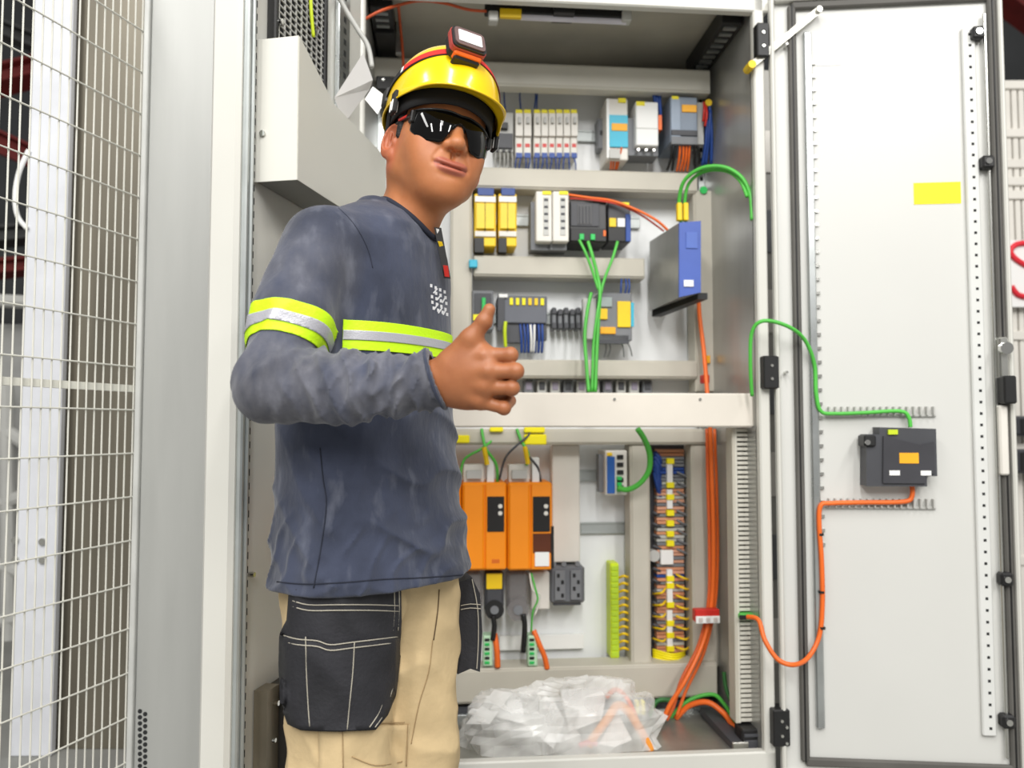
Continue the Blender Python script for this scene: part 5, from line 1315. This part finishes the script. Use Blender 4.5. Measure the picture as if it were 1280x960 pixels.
SILV = mat('silver reflective tape', (196, 196, 204), .35, metal=.3, var=.04, bump=.2, bscale=400)
def axis_d(V, a, d): 
    t = (V - a) @ d; return t, np.linalg.norm(V - a - t[:, None] * d, axis=1)
tA, rA = axis_d(sv, SH, UD); tor = torso()(sv[:, 0], sv[:, 1], sv[:, 2])
TAPE = ULn * .67
UDt = UD + np.array((.10, 0, .0)); UDt /= np.linalg.norm(UDt)
cA = SH + UD * TAPE
arm_mask = (rA < .085) & (np.abs(tA - TAPE) < .08) & (tor > .006)
patch(sv, sq, arm_mask, [(cA - UDt * .024, UDt), (cA + UDt * .024, -UDt)], .0010, 'reflective_tape', HIVIS, person)
patch(sv, sq, arm_mask, [(cA - UDt * .007, UDt), (cA + UDt * .009, -UDt)], .0026, 'silver_band', SILV, person)
tF, rF = axis_d(sv, EL, FD)
zt_, zl = P(427, 404, 1.29).z, P(427, 440, 1.29).z
ch_mask = (tor < .016) & (rA > .066) & (sv[:, 2] > zl - .02) & (sv[:, 2] < zt_ + .02) & ((rF > .068))
cut_n = Vector((1, 0.25, 0)).normalized(); cut_p = P(427, 420, 1.285)
patch(sv, sq, ch_mask, [((0, 0, zl), (0, 0, 1)), ((0, 0, zt_), (0, 0, -1)), (cut_p, cut_n), ((0, 1.50, 0), (0, -1, 0))], .0010, 'reflective_tape', HIVIS, person)
zm = (zl + zt_) / 2
patch(sv, sq, ch_mask, [((0, 0, zm - .0075), (0, 0, 1)), ((0, 0, zm + .0075), (0, 0, -1)), (cut_p, cut_n), ((0, 1.50, 0), (0, -1, 0))], .0026, 'silver_band', SILV, person)

dust = np.clip(.75 * np.clip((.085 - rF) / .03, 0, 1) * np.clip((tF + .06) / .04, 0, 1) + .45 * np.clip((.09 - rA) / .03, 0, 1) * np.clip((tA + .03) / .08, 0, 1) * np.clip((tor + .02) / .02, 0, 1), 0, .7)
ad = shirt.data.attributes.new('dust', 'FLOAT', 'POINT'); ad.data.foreach_set('value', dust.astype(np.float32))
# surfaces to lay seams, print and pouches on
def bvh(V, Q): return BVHTree.FromPolygons([tuple(v) for v in V], [tuple(int(i) for i in q) for q in Q])
sb = bvh(sv, sq)
def lay(tree, px, py, off):
    o, d = ray(px, py); h = tree.ray_cast(o, d)
    if h[0] is None: return None
    return h[0] - d * off
def seam(tree, pts, r, m, name, parent, off=.0006, step=3.0):
    P2 = catmull([Vector((x, y, 0)) for x, y in pts], 4) if len(pts) > 2 else [Vector((*p, 0)) for p in pts]
    dense = []
    for a, b in zip(P2[:-1], P2[1:]):
        k = max(1, int((b - a).length / step))
        dense += [a.lerp(b, i / k) for i in range(k)]
    dense.append(P2[-1])
    q = [lay(tree, p.x, p.y, off) for p in dense]; q = [p for p in q if p is not None]
    if len(q) < 2: return None
    return MB().tube(q, r, 5, 1).build(name, m, parent, smooth=True)
def drape(tree, poly, name, m, parent, off=.002, th=.002, step=7.0):
    bm = bmesh.new(); bm.faces.new([bm.verts.new((x, y, 0)) for x, y in poly])
    xs = [p[0] for p in poly]; ys = [p[1] for p in poly]
    t = min(xs) + step
    while t < max(xs): bmesh.ops.bisect_plane(bm, geom=bm.verts[:] + bm.edges[:] + bm.faces[:], plane_co=(t, 0, 0), plane_no=(1, 0, 0)); t += step
    t = min(ys) + step
    while t < max(ys): bmesh.ops.bisect_plane(bm, geom=bm.verts[:] + bm.edges[:] + bm.faces[:], plane_co=(0, t, 0), plane_no=(0, 1, 0)); t += step
    off0 = woff(parent); last = None; bad = []
    for v in bm.verts:
        q = lay(tree, v.co.x, v.co.y, off)
        if q is None: bad.append(v); continue
        v.co = q
    good = [v for v in bm.verts if v not in bad]
    for v in bad:
        o, d = ray(v.co.x, v.co.y); w_ = sum(g.co.y for g in good) / max(1, len(good)); v.co = o + d * (w_ / d.y)
    for v in bm.verts: v.co -= off0
    bmesh.ops.recalc_face_normals(bm, faces=bm.faces)
    me = bpy.data.meshes.new(name); bm.to_mesh(me); bm.free(); me.materials.append(m)
    me.polygons.foreach_set('use_smooth', [True] * len(me.polygons))
    o = bpy.data.objects.new(name, me); COL.objects.link(o); o.parent = parent; WORLD[o.name] = off0
    md = o.modifiers.new('cloth', 'SOLIDIFY'); md.thickness = th; md.offset = 0
    return o
SEAM = mat('dark navy seam', (36, 40, 54), .9, var=.05)
seam(sb, [(345, 300), (352, 280), (372, 262), (398, 251), (414, 254), (432, 268), (448, 288), (460, 312), (466, 335)], .0006, SEAM, 'sleeve_seam', person)
seam(sb, [(420, 250), (428, 240), (440, 236)], .0006, SEAM, 'shoulder_seam', person)
seam(sb, [(400, 560), (404, 600), (408, 630), (402, 680), (392, 735)], .0011, SEAM, 'side_seam', person)
seam(sb, [(346, 727), (380, 730), (430, 728), (480, 724), (530, 722), (582, 718)], .0010, SEAM, 'hem_seam', person)
seam(sb, [(538, 444), (545, 460), (552, 480), (558, 505)], .0010, SEAM, 'cuff_seam', person)
# cuff hem: a ring found by looking outwards from the wrist axis
cn = Vector(FD + np.array((0, 0, .33))).normalized(); e1 = cn.cross(Vector((0, 1, 0))).normalized(); e2 = cn.cross(e1); rr_c = []
for i in range(33):
    a = 2 * math.pi * i / 32; dr_ = e1 * math.cos(a) + e2 * math.sin(a); o_ = Vector(CU) - cn * .005
    h_ = sb.ray_cast(o_ + dr_ * .09, -dr_, .085)
    rr_c.append((h_[0] - o_).length if h_[0] is not None and (h_[0] - o_).length < .06 else .041)
rr_c = np.array(rr_c[:-1]); rr_c = (np.roll(rr_c, 1) + rr_c + np.roll(rr_c, -1)) / 3
MB().tube([Vector(CU) - cn * .005 + (e1 * math.cos(2 * math.pi * i / 32) + e2 * math.sin(2 * math.pi * i / 32)) * rr_c[i % 32] for i in range(33)], .0032, 8, 1).build('cuff', SHIRT, person, smooth=True)
# collar rib
nb0 = Vector(nbw); kb = bvh(hvw, hq); cpts = []
for i in range(40):
    a = 2 * math.pi * i / 40; dr_ = Vector((math.cos(a), math.sin(a), 0)); got = None
    for k in range(110):                                  # the highest level where the cloth lies outside the neck
        o_ = Vector((nb0.x, nb0.y, 1.48 - k * .0015))
        h1 = kb.ray_cast(o_ + dr_ * .3, -dr_, .3); h2 = sb.ray_cast(o_ + dr_ * .3, -dr_, .3)
        if h1[0] is None or h2[0] is None: continue
        r1_ = (h1[0] - o_).length
        if (h2[0] - o_).length >= r1_: got = (min(r1_, .085), o_.z); break
    cpts.append(got or (.06, 1.41))
ra_ = np.array([c[0] for c in cpts]); za_ = np.array([c[1] for c in cpts])
for _ in range(3): ra_ = (np.roll(ra_, 1) + 2 * ra_ + np.roll(ra_, -1)) / 4; za_ = (np.roll(za_, 1) + 2 * za_ + np.roll(za_, -1)) / 4
MB().tube([Vector((nb0.x + math.cos(2 * math.pi * i / 40) * (ra_[i % 40] + .003), nb0.y + math.sin(2 * math.pi * i / 40) * (ra_[i % 40] + .003), za_[i % 40])) for i in range(41)], .0055, 8, 1).build('collar', SEAM, person, smooth=True)
# printed chest emblem: white blocks laid on the cloth
LOGO = mat('white print', (236, 236, 240), .7, var=.01)
cells = [(0, 0), (1, 0), (2, 0), (3, 0), (1, 1), (2, 1), (3.1, 1.0), (0, 2), (1, 2), (2, 2), (3.2, 2), (0, 3), (1, 3), (2, 3), (0.2, 4), (1.2, 4), (2.2, 4), (3.2, 4), (2.9, 3.2)]
bmL = MB()
for (cx, cy) in cells:
    px = 539 + cx * 5.6 + cy * .5; py = 357 + cy * 6.9 + cx * 2.6
    q = [lay(sb, px + a, py + b, .0012) for a, b in ((-1.4, -2.2), (1.5, -1.6), (1.5, 2.4), (-1.4, 1.8))]
    if any(p is None for p in q): continue
    bmL.add(q, [(0, 1, 2, 3)])
for (a, b) in (((541, 366), (546, 360)), ((546, 374), (551, 367)), ((552, 378), (556, 371)), ((542, 386), (547, 379)), ((547, 391), (552, 384)), ((553, 393), (557, 386))):
    q = [lay(sb, *p, .0012) for p in ((a[0], a[1]), (a[0] + 1.6, a[1] + 1), (b[0] + 1.6, b[1] + 1), (b[0], b[1]))]
    if all(p is not None for p in q): bmL.add(q, [(0, 1, 2, 3)])
if bmL.v: bmL.build('chest_emblem', LOGO, person, recalc=False, kind='stuff')
# --- trousers
KHAKI = mat('khaki canvas', (206, 182, 140), .85, var=.06, scale=14, bump=.25, bscale=90)
pf = Field((-.46, 1.18, .06), (-.02, 1.66, .84), .0042)
NHp, FHp = np.array((-.288, 1.352, .80)), np.array((-.192, 1.474, .80))
NK, FK = np.array((-.285, 1.35, .46)), np.array((-.180, 1.475, .46))
NF, FF = np.array((-.29, 1.38, .10)), np.array((-.185, 1.50, .10))
pf.cone((NHp + FHp) / 2 + np.array((-.025, 0, .0)), (NHp + FHp) / 2 + np.array((-.012, 0, .03)), .118, .110, .04)
for a, b, c in ((NHp, NK, NF), (FHp, FK, FF)):
    pf.cone(a, b, .096, .080, .03); pf.cone(b, c, .078, .066, .03)
def pfold(x, y, z):
    cr = np.exp(-((x + .105 - (z - .7) * .06) / .016) ** 2)
    return .0065 * crease(x, y, z, (.8, -.2, .5), 60, 77) + .0030 * fbm(x, y, z * .5, 36, 71) + .0034 * ridge(x * 20 + z * 16 + 1.5 * fbm(x, y, z, 14, 73)) * .6 + .0022 * fbm(x, y, z, 70, 75)
pf.disp(pfold)
pv, pq = pf.mesh(); pv = lap(pv, pq, 1)
trousers = vmesh('trousers', pv, pq, KHAKI, person, label='khaki canvas work trousers')
pb_ = bvh(pv, pq)
BLKF = mat('black pouch cordura', (37, 37, 42), .75, var=.14, scale=16, bump=.3, bscale=160)
THR = mat('pale thread', (176, 170, 156), .8, var=.05)
KTH = mat('tan thread', (168, 142, 104), .8, var=.05)
# holster pouch hanging on the near thigh
pouch = [(364, 736), (500, 733), (500, 775), (498, 820), (493, 868), (482, 894), (468, 912), (425, 914), (378, 912), (362, 904), (353, 878), (351, 830), (352, 792), (361, 775)]
pou = drape(pb_, pouch, 'holster_pouch', BLKF, person, off=.014, th=.008)
pou['label'] = 'black holster pouch with pale stitching'
flap = [(352, 793), (368, 798), (396, 801), (412, 805), (440, 803), (498, 797), (497, 822), (492, 868), (481, 894), (468, 911), (425, 913), (378, 911), (363, 903), (354, 878), (352, 830)]
fl_ = drape(pb_, flap, 'pouch_pocket', BLKF, pou, off=.022, th=.006)
def st(tree, pts, off, m=THR, parent=None, r=.0009):
    o = seam(tree, pts, r, m, 'stitching', parent or pou, off)
for dy in (0, 7): st(pb_, [(363, 750 + dy), (385, 756 + dy), (420, 756 + dy), (460, 756 + dy), (499, 757 + dy)], .0195)
for dy in (0, 7): st(pb_, [(353, 794 + dy), (372, 799 + dy), (396, 801 + dy), (413, 806 + dy), (440, 803 + dy), (498, 796 + dy)], .0262)
st(pb_, [(382, 796), (383, 840), (385, 880), (387, 908)], .0262); st(pb_, [(443, 803), (441, 840), (437, 880), (434, 912)], .0262)
for dx in (0, 6): st(pb_, [(499 - dx, 735), (499 - dx, 765), (497 - dx, 795)], .0195)
for dx in (1, 8): st(pb_, [(492 - dx, 860), (482 - dx, 890), (470 - dx, 909)], .0262)
for dx in (0, 4): st(pb_, [(352 + dx, 862), (356 + dx, 882), (362 + dx, 903)], .0262)
# thigh pocket and trouser seams
tp = drape(pb_, [(398, 908), (512, 906), (508, 962), (505, 1000), (400, 1000)], 'thigh_pocket', KHAKI, person, off=.003, th=.003)
for q in ([(452, 905), (506, 903)], [(440, 946), (470, 957), (503, 952)], [(428, 905), (429, 960)], [(510, 905), (508, 958)]): seam(pb_, q, .0009, KTH, 'stitching', person, .006)
seam(pb_, [(549, 737), (547, 765), (542, 800)], .0011, mat('fly seam', (96, 78, 56), .9), 'fly_seam', person, .001)
seam(pb_, [(541, 800), (536, 840), (524, 880), (514, 930)], .0009, KTH, 'stitching', person, .001)
# far pouch sticking out in front of the far hip
fp_ = MB()
Yp = 1.50
prof = [(574, 728), (590, 722), (600, 742), (603, 790), (600, 840), (588, 836), (572, 843)]
pts = [P(x, y, Yp) for x, y in prof]
k = len(pts); bk = [p + Vector((-.012, .05, 0)) for p in pts]
fp_.add(pts + bk, [tuple(range(k)), tuple(range(2 * k - 1, k - 1, -1))] + [(i, k + i, k + (i + 1) % k, (i + 1) % k) for i in range(k)])
o = fp_.build('holster_pouch', BLKF, person, label='far black holster pouch in front of the hip')
for y in (757, 762): MB().tube([P(576, y, Yp - .002), P(588, y - 2, Yp - .002), P(601, y - 1, Yp - .002)], .0009, 5, 2).build('stitching', THR, o)
MB().tube([P(590, 724, Yp - .002), P(597, 760, Yp - .002), P(598, 800, Yp - .002), P(596, 836, Yp - .002)], .0009, 5, 3).build('stitching', THR, o)
# pale waistband end and hanging strap at the back
for q, nm in (([(352, 742), (358, 742), (360, 762), (353, 760)], 'waistband'), ([(364, 906), (372, 908), (377, 964), (366, 964)], 'pouch_strap')):
    a = [P(x, y, 1.33) for x, y in q]; mb = MB(); sheet(mb, a, .004); mb.build(nm, mat('cream strap', (214, 200, 164), .8), person)
# boots below the frame
BOOT = mat('brown work boot', (84, 62, 44), .6, var=.1)
for c in (NF, FF):
    bf = Field(c + np.array((-.1, -.2, -.11)), c + np.array((.24, .12, .09)), .007)
    bf.cone(c + np.array((-.01, 0, .05)), c + np.array((-.01, 0, -.04)), .052, .045, .02)
    bf.cone(c + np.array((-.02, .01, -.065)), c + np.array((.13, -.09, -.07)), .038, .036, .03)
    bf.comb(lambda x, y, z: z - .002, c - .3, c + np.array((.3, .3, -.09)), .002, 'sub')
    v_, q_ = bf.mesh(); vmesh('boot', v_, q_, BOOT, person)

# ------------------------------------------------------------------ hard hat (head frame)
def hxf(v): return Vector(HC + HM @ np.array(v))
TIL = Matrix.Rotation(R(-7), 3, 'X')                       # helmet sits tipped a little back
HO = Vector((0, -.004, .050))
def kxf(v): return hxf(TIL @ Vector(v) + HO)
HEL = mat('yellow helmet shell', (252, 208, 8), .22, var=.015, coat=.4)
INS = mat('black helmet harness', (24, 23, 24), .7, var=.1)
hat = thing('hard_hat', kxf((0, 0, 0)), 'glossy yellow hard hat with short front peak on the worker\'s head', 'helmet')
ra, rb, rc_ = .101, .118, .124                                # half width, half length, height
def dome(phi, t, grow=0.0):
    """phi: azimuth (0 = front), t: 0 crown .. 1 rim"""
    a = t * math.pi / 2
    s_, c_ = math.sin(a) ** .93, math.cos(a) ** .86 if math.cos(a) > 0 else 0
    x = (ra + grow) * s_ * math.sin(phi); y = -(rb + grow) * s_ * math.cos(phi); z = (rc_ + grow) * c_
    rid = .0035 * math.exp(-(x / .020) ** 2) * (1 - t) ** .4
    return Vector((x, y, z + rid))
NPH, NT = 96, 28
vs = []; fs = []
def rimdrop(phi): return -.014 * (.5 - .5 * math.cos(phi)) - .004      # rim sits lower at the back
for j in range(NT + 6):
    for i in range(NPH):
        phi = 2 * math.pi * i / NPH
        if j <= NT:
            p = dome(phi, j / NT); f_ = (j / NT) ** 3; p.z += rimdrop(phi) * f_
        else:
            k = (j - NT) / 5
            pk = math.exp(-(((phi + math.pi) % (2 * math.pi) - math.pi) / .78) ** 4)
            ext = .003 + .034 * pk
            p = dome(phi, 1.0); p.z += rimdrop(phi)
            d = Vector((p.x, p.y, 0)).normalized()
            p = p + d * ext * k + Vector((0, 0, -.012 * pk * k ** 1.4 - .003 * k))
        vs.append(p)
for j in range(NT + 5):
    for i in range(NPH): fs.append([j * NPH + i, (j + 1) * NPH + i, (j + 1) * NPH + (i + 1) % NPH, j * NPH + (i + 1) % NPH])
mb = MB(kxf); mb.add(vs, fs); sh = mb.build('shell', HEL, hat, smooth=True)
md = sh.modifiers.new('thick', 'SOLIDIFY'); md.thickness = .0028; md.offset = -1
# harness inside: sweatband and crown cup
vs = []; fs = []
for j in range(4):
    for i in range(48):
        phi = 2 * math.pi * i / 48; z = .014 - .038 * j / 3 + rimdrop(phi)
        vs.append((.090 * math.sin(phi), -.108 * math.cos(phi) , z))
for j in range(3):
    for i in range(48): fs.append([j * 48 + i, (j + 1) * 48 + i, (j + 1) * 48 + (i + 1) % 48, j * 48 + (i + 1) % 48])
mb = MB(kxf); mb.add(vs, fs); sw = mb.build('sweatband', INS, hat, smooth=True); md = sw.modifiers.new('thick', 'SOLIDIFY'); md.thickness = .004
vs = []; fs = []
for j in range(10):
    for i in range(48):
        p = dome(2 * math.pi * i / 48, j / 9 * .96, -.009); vs.append(p)
for j in range(9):
    for i in range(48): fs.append([j * 48 + i, (j + 1) * 48 + i, (j + 1) * 48 + (i + 1) % 48, j * 48 + (i + 1) % 48])
mb = MB(kxf); mb.add(vs, fs); mb.build('lining', INS, hat, smooth=True)
for sx in (-1, 1):
    p = Vector((sx * .098, -.025, -.008))
    q = MB(kxf).box(p.x - .004, p.x + .004, p.y - .010, p.y + .010, p.z - .03, p.z + .012, .002).build('harness_clip', INS, hat)
    for dy in (-.005, .004): MB(kxf).box(p.x - .0055 , p.x + .0055, p.y + dy - .0016, p.y + dy + .0016, p.z - .028, p.z - .006, .001).build('clip_prong', PWHITE, q)
    MB(kxf).tube([(sx * .094, .01, -.012), (sx * .090, .022, -.045), (sx * .086, .03, -.075)], .0035, 6, 4).build('harness_strap', INS, hat)

# ------------------------------------------------------------------ head lamp with its strap
STRR = mat('red elastic strap', (214, 40, 34), .7, var=.06); STRB = mat('black elastic strap', (26, 24, 25), .75, var=.08)
lampo = thing('head_lamp', kxf((0, -.10, .10)), 'red and black head lamp strapped around the hard hat', 'head lamp')
# the strap lies in a tilted plane: high in front, low at the back
pn = Vector((0, math.sin(R(21)), math.cos(R(21)))); pc = Vector((0, 0, .036)); pe2 = Vector((0, -math.cos(R(21)), math.sin(R(21)))); pe1 = Vector((1, 0, 0))
def onshell(o, d):
    lo, hi = 0.0, .3
    for _ in range(40):
        m_ = (lo + hi) / 2; p = o + d * m_
        z = max(p.z, 0); e = 1.0
        val = (abs(p.x) / ra) ** 2 + (abs(p.y) / rb) ** 2 + (abs(max(p.z, -.0)) / (rc_ * 1.03)) ** 2
        if val < 1: lo = m_
        else: hi = m_
    return o + d * lo
def ribbon(a0, a1, w0, w1, off, th, nm, m, n=60):
    vs = []; fs = []
    for i in range(n + 1):
        a = a0 + (a1 - a0) * i / n
        d = pe2 * math.cos(a) + pe1 * math.sin(a)
        for wv in (w0, w1):
            o = pc + pn * wv; p = onshell(o, d); nr = Vector((p.x / ra ** 2, p.y / rb ** 2, max(p.z, 0) / rc_ ** 2)).normalized()
            vs += [p + nr * off, p + nr * (off + th)]
    for i in range(n):
        b = i * 4; c = b + 4
        fs += [[b + 1, c + 1, c + 3, b + 3], [b, b + 2, c + 2, c], [b, c, c + 1, b + 1], [b + 2, b + 3, c + 3, c + 2]]
    fs += [[0, 1, 3, 2], [n * 4, n * 4 + 2, n * 4 + 3, n * 4 + 1]]
    mb = MB(kxf); mb.add(vs, fs); return mb.build(nm, m, lampo, smooth=False)
ribbon(-math.pi, math.pi, -.0105, .0105, .0015, .0015, 'strap', STRB, 90)
for sg in (-1, 1): ribbon(sg * .24 - .15, sg * 1.22, -.0078, .0078, .003, .0008, 'strap_stripe', STRR)
for sg in (-1, 1): ribbon(sg * 1.24, sg * 1.29, -.0078, .0078, .003, .001, 'strap_mark', PWHITE, 4)
# buckle at the near side, towards the back
for a in (-1.95, 1.95):
    d = pe2 * math.cos(a) + pe1 * math.sin(a); p = onshell(pc, d)
    MB(kxf).box(p.x - .007, p.x + .007, p.y - .014, p.y + .014, p.z - .016, p.z + .016, .003).build('buckle', BLACK, lampo)
# lamp body
lp = onshell(pc, pe2 * math.cos(-.15) + pe1 * math.sin(-.15))
lz = Vector((0, -.62, .78)).normalized()
LF = Vector((0, -.90, .28)).normalized(); LU = Vector((0, .28, .90)).normalized(); LC = lp + Vector((0, -.013, .006))
LR = Vector((1, -.10, 0)); LR = (LR - LF * LR.dot(LF)).normalized(); LU = LF.cross(LR) * (-1 if LF.cross(LR).z < 0 else 1)
LR, LU = LR * math.cos(R(7)) + LU * math.sin(R(7)), LU * math.cos(R(7)) - LR * math.sin(R(7))
def lamp_xf(v): return kxf(LC + LR * v.x - LF * v.y + LU * v.z)      # local: x, y away from viewer, z up
def rbox(mb, w_, h_, y0, y1, rad, n=5):
    poly = []
    for (sx, sz, a0) in ((1, 1, 0), (-1, 1, 90), (-1, -1, 180), (1, -1, 270)):
        for i in range(n + 1):
            a = R(a0 + 90 * i / n); poly.append((sx * (w_ - rad) + rad * math.cos(a), sz * (h_ - rad) + rad * math.sin(a)))
    mb.prism(poly, 'y', y0, y1); return mb
LRED = mat('lamp red rim', (172, 66, 60), .4, var=.06)
bdy = rbox(MB(lamp_xf), .031, .0225, -.018, .010, .009).build('lamp_body', BLACK, lampo)
rbox(MB(lamp_xf), .0325, .024, -.014, -.004, .010).build('rim', LRED, lampo)
rbox(MB(lamp_xf), .028, .0195, -.021, -.017, .008).build('bezel', mat('lamp bezel', (104, 82, 80), .4), bdy)
rbox(MB(lamp_xf), .0215, .0125, -.0225, -.020, .002).build('lens', mat('lens reflection white', (250, 250, 250), .2), bdy)  # unlit; the bright reflection is put into the lens's white
MB(lamp_xf).box(-.026, .026, -.010, .008, -.029, -.022, .003).build('hinge_bar', ORC, lampo)
MB(lamp_xf).box(-.024, .024, -.004, .016, -.033, -.026, .003).build('bracket', BLACK, lampo)

# ------------------------------------------------------------------ sunglasses (head frame)
LENS = mat('black mirror lens', (6, 6, 7), .03, var=.01, spec=.35)
FRM = mat('black glasses frame', (20, 20, 21), .3, var=.05)
sung = thing('sunglasses', hxf((0, -.1, 0)), 'black wraparound sunglasses with red temples on the worker\'s face', 'sunglasses')
def gl_top(u): return .027 - .007 * abs(u) ** 2 - .003 * math.exp(-(u / .12) ** 2)
def gl_bot(u):
    a = abs(u)
    if a < .05: return .004
    if a < .34: t = (a - .05) / .29; return .004 - .037 * t * t * (3 - 2 * t)
    if a < .52: return -.033
    t = (a - .52) / .48; return -.033 + .018 * t ** 2
def gl_xy(u):
    ang = u * 1.12; r_ = .080
    return r_ * math.sin(ang), -.031 - .080 * math.cos(ang)
nu_, nv_ = 72, 10
for nm in ('lens',):
    vs = []; fs = []
    for i in range(nu_ + 1):
        u = -1 + 2 * i / nu_; x_, y_ = gl_xy(u); zt_g, zb_g = gl_top(u), gl_bot(u)
        for j in range(nv_ + 1):
            t = j / nv_; z_ = zb_g + (zt_g - zb_g) * t
            vs.append((x_, y_ + 7.0 * (z_ + .010) ** 2, z_))
    for i in range(nu_):
        for j in range(nv_): fs.append([i * (nv_ + 1) + j, (i + 1) * (nv_ + 1) + j, (i + 1) * (nv_ + 1) + j + 1, i * (nv_ + 1) + j + 1])
    mb = MB(hxf); mb.add(vs, fs); o = mb.build('lens', LENS, sung, smooth=True, recalc=False)
    md = o.modifiers.new('thick', 'SOLIDIFY'); md.thickness = .0018; md.offset = 0
tp_ = [(gl_xy(-1 + i / 15)[0], gl_xy(-1 + i / 15)[1] + 7 * (gl_top(-1 + i / 15) + .010) ** 2, gl_top(-1 + i / 15)) for i in range(31)]
MB(hxf).tube(tp_, .0022, 6, 1).build('brow_bar', FRM, sung, smooth=True)
MB(hxf).tube([(-.010, -.104, -.004), (-.005, -.1075, .006), (.005, -.1075, .006), (.010, -.104, -.004)], .0022, 6, 4).build('nose_pad', FRM, sung, smooth=True)
for sx in (-1, 1):
    e = gl_xy(sx * 1.0)
    q = [(e[0] * 1.0, e[1], .010), (sx * .0745, -.05, .012), (sx * .0795, -.02, .011), (sx * .081, .012, .008), (sx * .080, .022, .002)]
    def rr(t): return .0045 - .002 * t
    tb_ = MB(hxf).tube(q, rr, 8, 5).build('temple', FRM, sung, smooth=True)
    MB(hxf).tube([(sx * (abs(a) + .0022), b, c + .0008) for a, b, c in [(abs(q[1][0]), q[1][1], q[1][2]), (abs(q[2][0]), q[2][1] - .006, q[2][2])]], .0032, 6, 1).build('red_inlay', RED, tb_)
    MB(hxf).box(e[0] - .004, e[0] + .004, e[1] - .006, e[1] + .008, -.002, .020, .002).build('hinge_block', FRM, sung)

# ------------------------------------------------------------------ lanyard on the far side of the chest
ly = thing('lanyard', P(556, 345, 1.36), 'striped lanyard edge showing in front of the shirt chest', 'lanyard')
for (a, b, m, w_) in (((547, 284), (559, 348), BLACK, .006), ((547, 286), (550, 301), PWHITE, .0022), ((550, 302), (553, 312), YEL, .0035), ((557, 332), (559, 346), RED, .004)):
    p0, p1_ = P(*a, 1.385), P(*b, 1.395); mb = MB(); dz = Vector((0, -.002 if m is not BLACK else 0, 0))
    sheet(mb, [p0 + dz + Vector((-w_, 0, 0)), p0 + dz + Vector((w_, .004, 0)), p1_ + dz + Vector((w_, .004, 0)), p1_ + dz + Vector((-w_, 0, 0))], .0012); mb.build('ribbon', m, ly)
